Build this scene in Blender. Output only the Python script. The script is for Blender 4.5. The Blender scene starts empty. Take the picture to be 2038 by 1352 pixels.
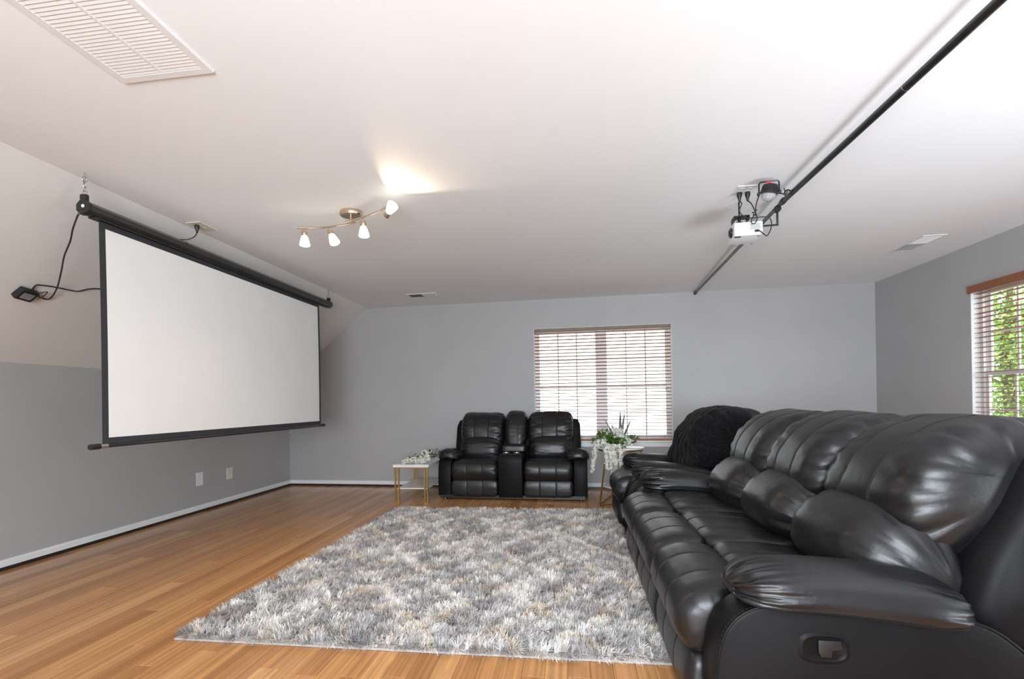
import bpy, bmesh, math, random
import numpy as np
from mathutils import Vector, Matrix
sc = bpy.context.scene
COL = sc.collection
PI = math.pi
rnd = random.Random(11)

# ------------------------------------------------------------------ room constants (metres)
CH = 1.2                                  # camera height
XL, XR, YB, ZC = -4.2626, 3.762, 6.4683, 2.6153
ZS, XK = 1.5697, -2.957                   # knee wall top, x where the slope meets the ceiling
YF = -2.4                                 # rear wall, behind the camera
TD = -.0284
DEL = math.atan(TD)

# ------------------------------------------------------------------ camera
cd = bpy.data.cameras.new('camera'); cam = bpy.data.objects.new('camera', cd); COL.objects.link(cam)
cd.sensor_width = 36; cd.sensor_fit = 'HORIZONTAL'; cd.lens = 930.0/2038*36
cd.shift_y = (800.7-676)/2038; cd.clip_start = .05
yaw, roll = .1288, .017
Rv = Vector((math.cos(yaw), math.sin(yaw), 0)); Fv = Vector((-math.sin(yaw), math.cos(yaw), 0)); Uv = Vector((0, 0, 1))
cr = Rv*math.cos(roll) - Uv*math.sin(roll); cu = Uv*math.cos(roll) + Rv*math.sin(roll)
M = Matrix((cr, cu, -Fv)).transposed().to_4x4(); M.translation = Vector((0, 0, CH))
cam.matrix_world = M
sc.camera = cam

# ------------------------------------------------------------------ world, sun, lamps, exposure
sc.view_settings.view_transform = 'Standard'; sc.view_settings.look = 'None'
sc.view_settings.gamma = 1; sc.view_settings.use_curve_mapping = False
sc.view_settings.exposure = 0.2
w = bpy.data.worlds.new('world'); sc.world = w; w.use_nodes = True
nt = w.node_tree; nt.nodes.clear()
bg = nt.nodes.new('ShaderNodeBackground'); wo = nt.nodes.new('ShaderNodeOutputWorld')
bg.inputs[0].default_value = (.90, .95, 1.0, 1); bg.inputs[1].default_value = 3.8
nt.links.new(bg.outputs[0], wo.inputs[0])

def area(name, loc, rot, sx, sy, power, col, portal=False, spread=PI):
    l = bpy.data.lights.new(name, 'AREA'); l.shape = 'RECTANGLE'; l.size = sx; l.size_y = sy
    l.energy = power; l.color = col; l.spread = spread
    o = bpy.data.objects.new(name, l); COL.objects.link(o); o.location = loc; o.rotation_euler = rot
    if portal: l.cycles.is_portal = True
    return o
# photographer's lamp bounced off the ceiling behind and right of the camera
area('bounce_lamp', (.9, -.4, 1.75), (PI, math.radians(-6), 0), .6, .6, 5, (.84, .94, 1.0))
area('added_fill_light', (-.1, -2.0, 1.25), (math.radians(90+30), 0, 0), 2.6, 1.2, 240, (.84, .92, 1.0))  # added fill light, out of view, to brighten walls and ceiling evenly
area('bounce_lamp_right', (2.75, .9, .45), (math.radians(180-25), math.radians(6), 0), 1.3, 1.3, 72, (.82, .91, 1.0))
sun = bpy.data.lights.new('sun', 'SUN'); sun.energy = 5; sun.angle = .01; sun.color = (1, .94, .84)
so = bpy.data.objects.new('sun', sun); COL.objects.link(so)
so.rotation_euler = Vector((.45, .35, -.82)).to_track_quat('-Z', 'Y').to_euler()

# ------------------------------------------------------------------ material helpers
def mat(name, col=(.5, .5, .5), rough=.5, metal=0, spec=None, coat=0, coat_r=.1, emit=None, es=0, trans=0, alpha=1, sheen=0, ior=None):
    m = bpy.data.materials.new(name); m.use_nodes = True
    b = m.node_tree.nodes['Principled BSDF']
    b.inputs['Base Color'].default_value = (*col, 1); b.inputs['Roughness'].default_value = rough
    b.inputs['Metallic'].default_value = metal
    if spec is not None: b.inputs['Specular IOR Level'].default_value = spec
    if coat: b.inputs['Coat Weight'].default_value = coat; b.inputs['Coat Roughness'].default_value = coat_r
    if emit: b.inputs['Emission Color'].default_value = (*emit, 1); b.inputs['Emission Strength'].default_value = es
    if trans: b.inputs['Transmission Weight'].default_value = trans
    if sheen: b.inputs['Sheen Weight'].default_value = sheen; b.inputs['Sheen Roughness'].default_value = .5
    if ior: b.inputs['IOR'].default_value = ior
    m['b'] = b.name
    return m
def N(m, t, **kw):
    n = m.node_tree.nodes.new(t)
    for k, v in kw.items(): setattr(n, k, v)
    return n
def Lk(m, a, b): m.node_tree.links.new(a, b)
def bsdf(m): return m.node_tree.nodes[m['b']]
def add_bump(m, scale, strength, dist=.002, detail=2, coord='Object', vec_scale=None, prev=None, tex='noise'):
    tc = N(m, 'ShaderNodeTexCoord'); src = tc.outputs[coord]
    if vec_scale:
        mp = N(m, 'ShaderNodeMapping'); mp.inputs['Scale'].default_value = vec_scale; Lk(m, src, mp.inputs[0]); src = mp.outputs[0]
    if tex == 'noise':
        n = N(m, 'ShaderNodeTexNoise'); n.inputs['Scale'].default_value = scale; n.inputs['Detail'].default_value = detail; out = n.outputs[0]
    else:
        n = N(m, 'ShaderNodeTexVoronoi'); n.inputs['Scale'].default_value = scale; out = n.outputs['Distance']
    Lk(m, src, n.inputs['Vector'])
    bp = N(m, 'ShaderNodeBump'); bp.inputs['Strength'].default_value = strength; bp.inputs['Distance'].default_value = dist
    Lk(m, out, bp.inputs['Height'])
    if prev: Lk(m, prev.outputs[0], bp.inputs['Normal'])
    Lk(m, bp.outputs[0], bsdf(m).inputs['Normal'])
    return bp
def add_mottle(m, c1, c2, scale, detail=3, vec_scale=None, lo=.35, hi=.65):
    tc = N(m, 'ShaderNodeTexCoord'); src = tc.outputs['Object']
    if vec_scale:
        mp = N(m, 'ShaderNodeMapping'); mp.inputs['Scale'].default_value = vec_scale; Lk(m, src, mp.inputs[0]); src = mp.outputs[0]
    n = N(m, 'ShaderNodeTexNoise'); n.inputs['Scale'].default_value = scale; n.inputs['Detail'].default_value = detail
    Lk(m, src, n.inputs['Vector'])
    r = N(m, 'ShaderNodeValToRGB'); r.color_ramp.elements[0].position = lo; r.color_ramp.elements[1].position = hi
    r.color_ramp.elements[0].color = (*c1, 1); r.color_ramp.elements[1].color = (*c2, 1)
    Lk(m, n.outputs[0], r.inputs[0]); Lk(m, r.outputs[0], bsdf(m).inputs['Base Color'])

grey = mat('grey_wall_paint', (.42, .418, .42), .62); add_mottle(grey, (.41, .408, .41), (.43, .428, .43), 2.0); add_bump(grey, 260, .12, .001)
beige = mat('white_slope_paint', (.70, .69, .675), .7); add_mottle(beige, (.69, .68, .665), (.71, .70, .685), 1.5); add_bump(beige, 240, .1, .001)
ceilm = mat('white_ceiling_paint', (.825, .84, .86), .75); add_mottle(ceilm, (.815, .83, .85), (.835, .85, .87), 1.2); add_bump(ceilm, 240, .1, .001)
trimw = mat('white_trim_paint', (.82, .83, .84), .35); add_mottle(trimw, (.80, .81, .82), (.84, .85, .86), 6)
blacktrim = mat('black_gap_strip', (.012, .011, .011), .45); add_mottle(blacktrim, (.009, .009, .009), (.02, .018, .017), 8)

leather = mat('black_leather', (.008, .008, .009), .35, spec=.52)
add_mottle(leather, (.006, .006, .007), (.010, .010, .0115), 5)
b1 = add_bump(leather, 420, .10, .0012, 1, tex='voronoi')
b2 = add_bump(leather, 14, .35, .006, 3, prev=b1)
leather2 = mat('black_leather_panel', (.0045, .0045, .005), .45, spec=.13)
add_mottle(leather2, (.005, .005, .0055), (.0075, .0072, .008), 4)
add_bump(leather2, 420, .12, .0012, 1, tex='voronoi')
thread = mat('grey_thread', (.022, .022, .023), .8); add_mottle(thread, (.018, .018, .019), (.028, .028, .03), 300)
blackplastic = mat('black_plastic', (.012, .012, .013), .38); add_mottle(blackplastic, (.010, .010, .011), (.015, .015, .016), 40)
blackgloss = mat('black_glossy_case', (.014, .014, .015), .22, coat=.4); add_mottle(blackgloss, (.012, .012, .013), (.017, .017, .018), 20)
blackmetal = mat('black_metal_tube', (.018, .018, .018), .27, metal=.3, coat=.3); add_mottle(blackmetal, (.015, .015, .015), (.022, .022, .022), 30)
blackcloth = mat('black_screen_border', (.028, .029, .033), .8); add_mottle(blackcloth, (.026, .027, .031), (.031, .032, .036), 60)
screenw = mat('white_screen_cloth', (.79, .785, .775), .85); add_mottle(screenw, (.78, .775, .765), (.80, .795, .785), 3)
nickel = mat('brushed_nickel', (.62, .50, .38), .3, metal=1); add_mottle(nickel, (.58, .47, .36), (.66, .53, .40), 60, vec_scale=(1, 1, 12))
chrome = mat('zinc_chain', (.55, .55, .54), .3, metal=1); add_mottle(chrome, (.48, .48, .47), (.6, .6, .59), 90)
brass = mat('brushed_gold', (.52, .34, .12), .35, metal=1); add_mottle(brass, (.46, .30, .10), (.57, .38, .14), 60)
tabletop = mat('white_marble_laminate', (.80, .79, .78), .18, coat=.3); add_mottle(tabletop, (.70, .69, .68), (.82, .81, .80), 5, 6, lo=.3, hi=.5)
whiteplastic = mat('white_plastic', (.78, .79, .81), .35); add_mottle(whiteplastic, (.76, .77, .79), (.80, .81, .83), 15)
ventw = mat('white_vent_metal', (.74, .74, .74), .45); add_mottle(ventw, (.72, .72, .72), (.76, .76, .76), 8)
ventdark = mat('dark_duct_shade', (.10, .095, .09), .8); add_mottle(ventdark, (.07, .065, .06), (.13, .12, .115), 10)
ventgrey = mat('grey_duct_shade', (.32, .315, .31), .9); add_mottle(ventgrey, (.28, .275, .27), (.36, .355, .35), 30)  # mid grey stands for softened shade behind the return louvers
ivory = mat('ivory_plate', (.72, .68, .58), .4); add_mottle(ivory, (.70, .66, .56), (.74, .70, .60), 15)
lampglass = mat('frosted_lamp_glass', (.95, .92, .86), .4, emit=(1, .90, .74), es=4)
cordm = mat('black_cord', (.010, .010, .010), .5); add_mottle(cordm, (.008, .008, .008), (.014, .014, .014), 60)
greylabel = mat('grey_label', (.20, .21, .23), .4); add_mottle(greylabel, (.18, .19, .21), (.23, .24, .26), 40)
redp = mat('red_label', (.55, .05, .03), .4); add_mottle(redp, (.5, .04, .03), (.6, .06, .04), 40)
lensm = mat('clear_faceted_lens', (.85, .87, .9), .05, trans=.75, ior=1.45)
slatm = mat('brown_wood_slat', (.36, .135, .055), .5, spec=.3); add_mottle(slatm, (.31, .11, .042), (.42, .165, .07), 6, 4, vec_scale=(1, 14, 14))
valm = mat('brown_wood_valance', (.27, .095, .036), .4); add_mottle(valm, (.22, .075, .028), (.32, .12, .046), 6, 4, vec_scale=(14, 1, 14))
railm = mat('grey_brown_headrail', (.20, .155, .115), .5); add_mottle(railm, (.18, .14, .10), (.22, .17, .13), 8, vec_scale=(1, 10, 10))
cordtan = mat('tan_ladder_cord', (.42, .26, .17), .8); add_mottle(cordtan, (.38, .23, .15), (.46, .29, .19), 80)
vinyl = mat('white_window_vinyl', (.78, .79, .80), .35); add_mottle(vinyl, (.76, .77, .78), (.80, .81, .82), 5)
glass = bpy.data.materials.new('window_glass'); glass.use_nodes = True
_t = glass.node_tree; _t.nodes.clear()
_o = _t.nodes.new('ShaderNodeOutputMaterial'); _m = _t.nodes.new('ShaderNodeMixShader'); _a = _t.nodes.new('ShaderNodeBsdfTransparent'); _g = _t.nodes.new('ShaderNodeBsdfGlossy')
_lw = _t.nodes.new('ShaderNodeLayerWeight'); _lw.inputs[0].default_value = .5; _p = _t.nodes.new('ShaderNodeMath'); _p.operation = 'POWER'; _p.inputs[1].default_value = 4; _t.links.new(_lw.outputs['Facing'], _p.inputs[0]); _f = _t.nodes.new('ShaderNodeMath'); _f.operation = 'MULTIPLY_ADD'; _f.inputs[1].default_value = .8; _f.inputs[2].default_value = .03; _t.links.new(_p.outputs[0], _f.inputs[0]); _g.inputs['Roughness'].default_value = .02
_a.inputs[0].default_value = (.95, .97, .96, 1)
_t.links.new(_f.outputs[0], _m.inputs[0]); _t.links.new(_a.outputs[0], _m.inputs[1]); _t.links.new(_g.outputs[0], _m.inputs[2]); _t.links.new(_m.outputs[0], _o.inputs[0])
blanketm = mat('black_plush', (.005, .005, .006), .95, spec=.1, sheen=.08)
add_mottle(blanketm, (.003, .003, .0035), (.010, .010, .011), 60)
add_bump(blanketm, 110, .9, .006, 3)
petalm = mat('white_petal', (.84, .83, .76), .55); add_mottle(petalm, (.88, .87, .82), (.80, .74, .62), 25)
bsdf(petalm).inputs['Subsurface Weight'].default_value = .15
leafm = mat('green_leaf', (.06, .15, .025), .4); add_mottle(leafm, (.03, .09, .015), (.16, .28, .05), 22)
darkleafm = mat('dark_green_leaf', (.02, .05, .012), .4); add_mottle(darkleafm, (.012, .035, .008), (.04, .09, .02), 25)
spikem = mat('grey_spiky_leaf', (.10, .095, .10), .5); add_mottle(spikem, (.07, .065, .07), (.16, .14, .15), 12)
greywhite = mat('pale_grey_bud', (.62, .60, .63), .6); add_mottle(greywhite, (.56, .54, .58), (.68, .66, .69), 20)

# bamboo planks
bam = mat('bamboo_plank', (.5, .27, .11), .24, coat=.25, coat_r=.12)
def build_bamboo(m):
    b = bsdf(m)
    tc = N(m, 'ShaderNodeTexCoord'); oi = N(m, 'ShaderNodeObjectInfo'); ge = N(m, 'ShaderNodeNewGeometry')
    ad = N(m, 'ShaderNodeMath', operation='ADD'); Lk(m, oi.outputs['Random'], ad.inputs[0]); Lk(m, ge.outputs['Random Per Island'], ad.inputs[1])
    fr = N(m, 'ShaderNodeMath', operation='FRACT'); Lk(m, ad.outputs[0], fr.inputs[0])
    ramp = N(m, 'ShaderNodeValToRGB'); r = ramp.color_ramp
    r.elements[0].position = 0; r.elements[0].color = (.40, .175, .056, 1); r.elements[1].position = 1; r.elements[1].color = (.61, .325, .13, 1)
    for p, c in ((.18, (.44, .20, .068, 1)), (.45, (.50, .24, .083, 1)), (.8, (.54, .27, .10, 1))):
        e = r.elements.new(p); e.color = c
    Lk(m, fr.outputs[0], ramp.inputs[0])
    # offset coords by the random number
    cx = N(m, 'ShaderNodeCombineXYZ'); mu = N(m, 'ShaderNodeMath', operation='MULTIPLY'); mu.inputs[1].default_value = 37
    Lk(m, fr.outputs[0], mu.inputs[0]); Lk(m, mu.outputs[0], cx.inputs[1]); Lk(m, mu.outputs[0], cx.inputs[2])
    va = N(m, 'ShaderNodeVectorMath', operation='ADD'); Lk(m, tc.outputs['Object'], va.inputs[0]); Lk(m, cx.outputs[0], va.inputs[1])
    # thin laminated strips across each plank
    mp = N(m, 'ShaderNodeMapping'); mp.inputs['Scale'].default_value = (62, .5, 1); Lk(m, va.outputs[0], mp.inputs[0])
    vo = N(m, 'ShaderNodeTexNoise'); vo.inputs['Scale'].default_value = 1; vo.inputs['Detail'].default_value = 1; Lk(m, mp.outputs[0], vo.inputs['Vector'])
    mp2 = N(m, 'ShaderNodeMapping'); mp2.inputs['Scale'].default_value = (420, 3, 1); Lk(m, va.outputs[0], mp2.inputs[0])
    n2 = N(m, 'ShaderNodeTexNoise'); n2.inputs['Scale'].default_value = 1; n2.inputs['Detail'].default_value = 3; Lk(m, mp2.outputs[0], n2.inputs['Vector'])
    # knots: short dark cross marks
    mp3 = N(m, 'ShaderNodeMapping'); mp3.inputs['Scale'].default_value = (26, 5.0, 1); Lk(m, va.outputs[0], mp3.inputs[0])
    n3 = N(m, 'ShaderNodeTexNoise'); n3.inputs['Scale'].default_value = 1; n3.inputs['Detail'].default_value = 2; Lk(m, mp3.outputs[0], n3.inputs['Vector'])
    kr = N(m, 'ShaderNodeMapRange'); kr.inputs[1].default_value = .66; kr.inputs[2].default_value = .80; kr.inputs[3].default_value = 1; kr.inputs[4].default_value = .72
    Lk(m, n3.outputs[0], kr.inputs[0])
    m1 = N(m, 'ShaderNodeMapRange'); m1.inputs[1].default_value = .3; m1.inputs[2].default_value = .7; m1.inputs[3].default_value = .80; m1.inputs[4].default_value = 1.22; Lk(m, vo.outputs[0], m1.inputs[0])
    m2 = N(m, 'ShaderNodeMapRange'); m2.inputs[1].default_value = .3; m2.inputs[2].default_value = .7; m2.inputs[3].default_value = .90; m2.inputs[4].default_value = 1.09; Lk(m, n2.outputs[0], m2.inputs[0])
    x1 = N(m, 'ShaderNodeMath', operation='MULTIPLY'); Lk(m, m1.outputs[0], x1.inputs[0]); Lk(m, m2.outputs[0], x1.inputs[1])
    x2 = N(m, 'ShaderNodeMath', operation='MULTIPLY'); Lk(m, x1.outputs[0], x2.inputs[0]); Lk(m, kr.outputs[0], x2.inputs[1])
    vm = N(m, 'ShaderNodeVectorMath', operation='SCALE'); Lk(m, ramp.outputs[0], vm.inputs[0]); Lk(m, x2.outputs[0], vm.inputs['Scale'])
    Lk(m, vm.outputs[0], b.inputs['Base Color'])
    bp = N(m, 'ShaderNodeBump'); bp.inputs['Strength'].default_value = .15; bp.inputs['Distance'].default_value = .0008; Lk(m, n2.outputs[0], bp.inputs['Height']); Lk(m, bp.outputs[0], b.inputs['Normal'])
build_bamboo(bam)
subfloor = mat('dark_floor_gap', (.07, .03, .012), .7); add_mottle(subfloor, (.05, .02, .008), (.09, .04, .016), 10)

# ------------------------------------------------------------------ object helpers
def link(name, me, m=None, parent=None, smooth=False, **props):
    o = bpy.data.objects.new(name, me); COL.objects.link(o)
    if m is not None and not me.materials: me.materials.append(m)
    if smooth:
        me.polygons.foreach_set('use_smooth', [True]*len(me.polygons))
    if parent: o.parent = parent
    for k, v in props.items(): o[k] = v
    return o
def pyd(name, vs, fs, m, parent=None, smooth=False, **props):
    me = bpy.data.meshes.new(name); me.from_pydata([tuple(v) for v in vs], [], fs); me.update()
    return link(name, me, m, parent, smooth, **props)
def thing(name, label, cat, loc=(0, 0, 0), rz=0, group=None):
    o = bpy.data.objects.new(name, None); COL.objects.link(o); o.location = loc; o.rotation_euler = (0, 0, rz)
    o.empty_display_size = .1
    o['label'] = label; o['category'] = cat
    if group: o['group'] = group
    return o
def tag(o, label, cat, group=None):
    o['label'] = label; o['category'] = cat
    if group: o['group'] = group
    return o
def struct(o, label, cat='room'):
    o['kind'] = 'structure'; o['label'] = label; o['category'] = cat; return o
class B:
    """collects boxes, tubes and lathes into one bmesh"""
    def __init__(s): s.bm = bmesh.new()
    def box(s, x0, x1, y0, y1, z0, z1, bev=0, seg=2, mx=None):
        r = bmesh.ops.create_cube(s.bm, size=1)
        vs = r['verts']
        for v in vs:
            v.co = Vector((x0+(v.co.x+.5)*(x1-x0), y0+(v.co.y+.5)*(y1-y0), z0+(v.co.z+.5)*(z1-z0)))
        if bev:
            es = list({e for v in vs for e in v.link_edges})
            r2 = bmesh.ops.bevel(s.bm, geom=es, offset=bev, segments=seg, profile=.5, affect='EDGES')
            vs = list({v for f in r2['faces'] for v in f.verts} | {v for v in vs if v.is_valid})
        if mx is not None:
            for v in vs: v.co = mx @ v.co
        return s
    def poly(s, pts, y0, y1, axis='y', bev=0):
        """extrude a polygon given in the other two axes"""
        def P(a, b, c):
            return {'y': (a, c, b), 'x': (c, a, b), 'z': (a, b, c)}[axis]
        v0 = [s.bm.verts.new(P(a, b, y0)) for a, b in pts]; v1 = [s.bm.verts.new(P(a, b, y1)) for a, b in pts]
        n = len(pts); fs = [s.bm.faces.new(v0), s.bm.faces.new(v1[::-1])]
        for i in range(n): fs.append(s.bm.faces.new((v0[i], v0[(i+1) % n], v1[(i+1) % n], v1[i])))
        bmesh.ops.recalc_face_normals(s.bm, faces=fs)
        if bev:
            es = [e for f in fs[:2] for e in f.edges]
            bmesh.ops.bevel(s.bm, geom=es, offset=bev, segments=2, profile=.5, affect='EDGES')
        return s
    def tube(s, pts, r, n=8, cap=True, smooth_path=0):
        pts = [Vector(p) for p in pts]
        if smooth_path:
            pts = [Vector(p) for p in spline([tuple(p) for p in pts], smooth_path)]
        rr = r if isinstance(r, (list, tuple)) else [r]*len(pts)
        up = Vector((0, 0, 1)); rings = []
        prev = None
        for i, p in enumerate(pts):
            t = (pts[min(i+1, len(pts)-1)]-pts[max(i-1, 0)]).normalized()
            if prev is None:
                a = t.cross(up) if abs(t.z) < .95 else t.cross(Vector((1, 0, 0)))
            else:
                a = prev - t*prev.dot(t)
            a.normalize(); prev = a; b = t.cross(a)
            rings.append([s.bm.verts.new(p+(a*math.cos(2*PI*k/n)+b*math.sin(2*PI*k/n))*rr[i]) for k in range(n)])
        for i in range(len(rings)-1):
            for k in range(n):
                s.bm.faces.new((rings[i][k], rings[i][(k+1) % n], rings[i+1][(k+1) % n], rings[i+1][k]))
        if cap:
            s.bm.faces.new(rings[0][::-1]); s.bm.faces.new(rings[-1])
        return s
    def lathe(s, prof, n=24, mx=None, cap=True):
        mx = mx or Matrix()
        rings = [[s.bm.verts.new(mx @ Vector((r*math.cos(2*PI*k/n), r*math.sin(2*PI*k/n), z))) for k in range(n)] for r, z in prof]
        fs = []
        for i in range(len(rings)-1):
            for k in range(n):
                fs.append(s.bm.faces.new((rings[i][k], rings[i][(k+1) % n], rings[i+1][(k+1) % n], rings[i+1][k])))
        if cap:
            fs.append(s.bm.faces.new(rings[0][::-1])); fs.append(s.bm.faces.new(rings[-1]))
        return s
    def torus(s, R, r, mx=None, n=16, k=6):
        mx = mx or Matrix(); g = []
        for i in range(n):
            a = 2*PI*i/n
            g.append([s.bm.verts.new(mx @ Vector(((R+r*math.cos(2*PI*j/k))*math.cos(a), (R+r*math.cos(2*PI*j/k))*math.sin(a), r*math.sin(2*PI*j/k)))) for j in range(k)])
        for i in range(n):
            for j in range(k):
                s.bm.faces.new((g[i][j], g[(i+1) % n][j], g[(i+1) % n][(j+1) % k], g[i][(j+1) % k]))
        return s
    def build(s, name, m, parent=None, smooth=False, **props):
        bmesh.ops.recalc_face_normals(s.bm, faces=s.bm.faces)
        me = bpy.data.meshes.new(name); s.bm.to_mesh(me); s.bm.free()
        o = link(name, me, m, parent, smooth, **props)
        if smooth:
            try: me.set_sharp_from_angle(angle=math.radians(38))
            except Exception: pass
        return o
def spline(pts, k, closed=False):
    """Catmull-Rom through points"""
    P = [np.array(p, float) for p in pts]; n = len(P); out = []
    segs = n if closed else n-1
    for i in range(segs):
        if closed: a, b, c, d = P[(i-1) % n], P[i], P[(i+1) % n], P[(i+2) % n]
        else: a, b, c, d = P[max(i-1, 0)], P[i], P[i+1], P[min(i+2, n-1)]
        for j in range(k):
            t = j/k
            out.append(.5*((2*b)+(-a+c)*t+(2*a-5*b+4*c-d)*t*t+(-a+3*b-3*c+d)*t**3))
    if not closed: out.append(P[-1])
    return [tuple(o) for o in out]
def copy_tree(o, parent=None):
    c = o.copy(); COL.objects.link(c)
    if parent: c.parent = parent
    for ch in list(o.children): copy_tree(ch, c)
    return c
def rot_to(d):
    return Vector(d).normalized().to_track_quat('Z', 'Y').to_matrix().to_4x4()
def TR(loc): return Matrix.Translation(Vector(loc))

# ==================================================================  ROOM SHELL
# ---- back wall frame (slightly off square): local x along the wall, local y outwards
bframe = Matrix.Translation((0, YB, 0)) @ Matrix.Rotation(DEL, 4, 'Z')
def bx_(x): return x/math.cos(DEL)
WX0, WX1, WZ0, WZ1 = -.520, 1.318, .655, 2.212          # back window opening, local
b = B(); T = .16
xl, xk, xr = bx_(XL), bx_(XK), bx_(XR)+.02
b.poly([(xl-.1, 0), (WX0, 0), (WX0, ZC+.05), (xk-.06, ZC+.05), (xl-.1, ZS-.03)], 0, T)
b.box(WX0, WX1, 0, T, 0, WZ0); b.box(WX0, WX1, 0, T, WZ1, ZC+.05)
b.box(WX1, xr, 0, T, 0, ZC+.05)
o = b.build('wall_back', grey); o.matrix_world = bframe
struct(o, 'grey back wall with the wide blind covered window', 'wall')
# left knee wall
b = B(); b.box(XL-.12, XL, YF, YB+.45, 0, ZS)
struct(b.build('wall_left', grey), 'grey low wall under the sloped ceiling on the left', 'wall')
# sloped ceiling
b = B(); th = .12
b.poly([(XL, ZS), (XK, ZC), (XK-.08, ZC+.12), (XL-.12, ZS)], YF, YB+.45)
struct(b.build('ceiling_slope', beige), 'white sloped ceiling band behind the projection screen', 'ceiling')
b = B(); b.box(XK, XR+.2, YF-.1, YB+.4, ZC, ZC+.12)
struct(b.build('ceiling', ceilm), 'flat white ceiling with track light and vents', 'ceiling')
# right wall with window opening
RY0, RY1, RZ0, RZ1 = 3.10, 4.96, .655, 2.212
b = B()
b.box(XR, XR+T, YF, RY0, 0, ZC); b.box(XR, XR+T, RY1, YB+.3, 0, ZC)
b.box(XR, XR+T, RY0, RY1, 0, RZ0); b.box(XR, XR+T, RY0, RY1, RZ1, ZC)
struct(b.build('wall_right', grey), 'grey right wall with the window behind the sofa', 'wall')
# rear wall behind the camera with a wide window opening
b = B()
b.box(XL, -2.1, YF-.14, YF, 0, ZC); b.box(.9, XR+T, YF-.14, YF, 0, ZC)
b.box(-2.1, .9, YF-.14, YF, 0, .55); b.box(-2.1, .9, YF-.14, YF, 2.4, ZC)
struct(b.build('wall_rear', grey), 'grey rear wall behind the camera', 'wall')
# unseen roof added above the ceiling to block the sun
b = B(); b.box(XL-.5, XR+.5, YF-.6, YB+.6, ZC+.3, ZC+.42)
struct(b.build('sun_block_roof', trimw), 'unseen roof deck added to block the sun', 'roof')
# floor slab with planks
b = B(); b.box(XL-.1, XR+.1, YF-.1, YB+.4, -.16, -.013)
floor = struct(b.build('floor', subfloor), 'bamboo plank floor', 'floor')
PW = .1005
def plank_mesh(L_, W_=PW, h=.0125, g=.0006, c=.0012):
    x0, x1, y0, y1 = -W_/2+g, W_/2-g, -L_/2+g, L_/2-g
    v = [(x0, y0, -h), (x1, y0, -h), (x1, y1, -h), (x0, y1, -h), (x0, y0, -c), (x1, y0, -c), (x1, y1, -c), (x0, y1, -c),
         (x0+c, y0+c, 0), (x1-c, y0+c, 0), (x1-c, y1-c, 0), (x0+c, y1-c, 0)]
    f = [(0, 1, 5, 4), (1, 2, 6, 5), (2, 3, 7, 6), (3, 0, 4, 7), (4, 5, 9, 8), (5, 6, 10, 9), (6, 7, 11, 10), (7, 4, 8, 11), (8, 9, 10, 11)]
    return v, f
planks = []
PL = 1.45
ncol = int((XR-XL)/PW)+1
for i in range(ncol):
    x = XL+PW*(i+.5)
    if x > XR+.04: break
    off = (i % 2)*.72+rnd.uniform(-.22, .22)
    y = YF-off
    while y < YB+.25:
        a, c_ = max(y, YF), min(y+PL, YB+.22)
        if c_-a > .03: planks.append((x, (a+c_)/2, round(c_-a, 3)))
        y += PL
def vis_score(p):
    x, y, l = p
    depth = -math.sin(yaw)*x+math.cos(yaw)*y
    if depth < 1.2: return 0
    u = (math.cos(yaw)*x+math.sin(yaw)*y)/depth*930
    if u < -1130 or u > 1100: return 0
    if 930*1.2/ (depth+l/2) > 640: return 0
    s = l/depth**2.5
    if -1.85 < x < .4 and y-l/2 > 2.2 and y+l/2 < 5.0: s *= .01
    if x > .55: s *= .01
    return s
planks.sort(key=vis_score, reverse=True)
pm = {}
for x, y, l in planks[:300]:
    if l not in pm:
        v, f = plank_mesh(l); me = bpy.data.meshes.new('plank'); me.from_pydata(v, [], f); me.materials.append(bam); pm[l] = me
    o = link('plank', pm[l], None, floor); o.location = (x, y, 0)
vs, fs = [], []
for x, y, l in planks[300:]:
    v, f = plank_mesh(l); k = len(vs)
    vs += [(a+x, b_+y, c_) for a, b_, c_ in v]; fs += [tuple(q+k for q in ff) for ff in f]
pyd('plank', vs, fs, bam, floor, kind='stuff')
# baseboards: white moulded board over a black strip
def baseboard(name, p0, p1, inward, label):
    p0, p1, n = Vector(p0), Vector(p1), Vector(inward).normalized()
    prof = [(0, .028), (.016, .028), (.016, .066), (.012, .074), (.006, .079), (0, .080)]
    vs = [];
    for p in (p0, p1):
        for d, z in prof: vs.append(p+n*d+Vector((0, 0, z)))
    k = len(prof); fs = [tuple(range(k)), tuple(range(2*k-1, k-1, -1))]+[(i, (i+1) % k, k+(i+1) % k, k+i) for i in range(k)]
    o = pyd(name, vs, fs, trimw); struct(o, label, 'baseboard')
    prof = [(0, 0), (.014, 0), (.013, .029), (0, .029)]
    vs = []
    for p in (p0, p1):
        for d, z in prof: vs.append(p+n*d+Vector((0, 0, z)))
    k = 4; fs = [tuple(range(k)), tuple(range(2*k-1, k-1, -1))]+[(i, (i+1) % k, k+(i+1) % k, k+i) for i in range(k)]
    pyd('gap_strip', vs, fs, blacktrim, o, label='black strip under the white board')
bl = bframe @ Vector((xl, 0, 0)); br = bframe @ Vector((bx_(XR), 0, 0))
baseboard('baseboard_left', (XL, YF, 0), (XL, bl.y, 0), (1, 0, 0), 'white baseboard along the left wall')
baseboard('baseboard_back', bl, br, (math.sin(DEL), -math.cos(DEL), 0), 'white baseboard along the back wall')
baseboard('baseboard_right', (XR, YF, 0), (XR, br.y, 0), (-1, 0, 0), 'white baseboard along the right wall')

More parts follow.
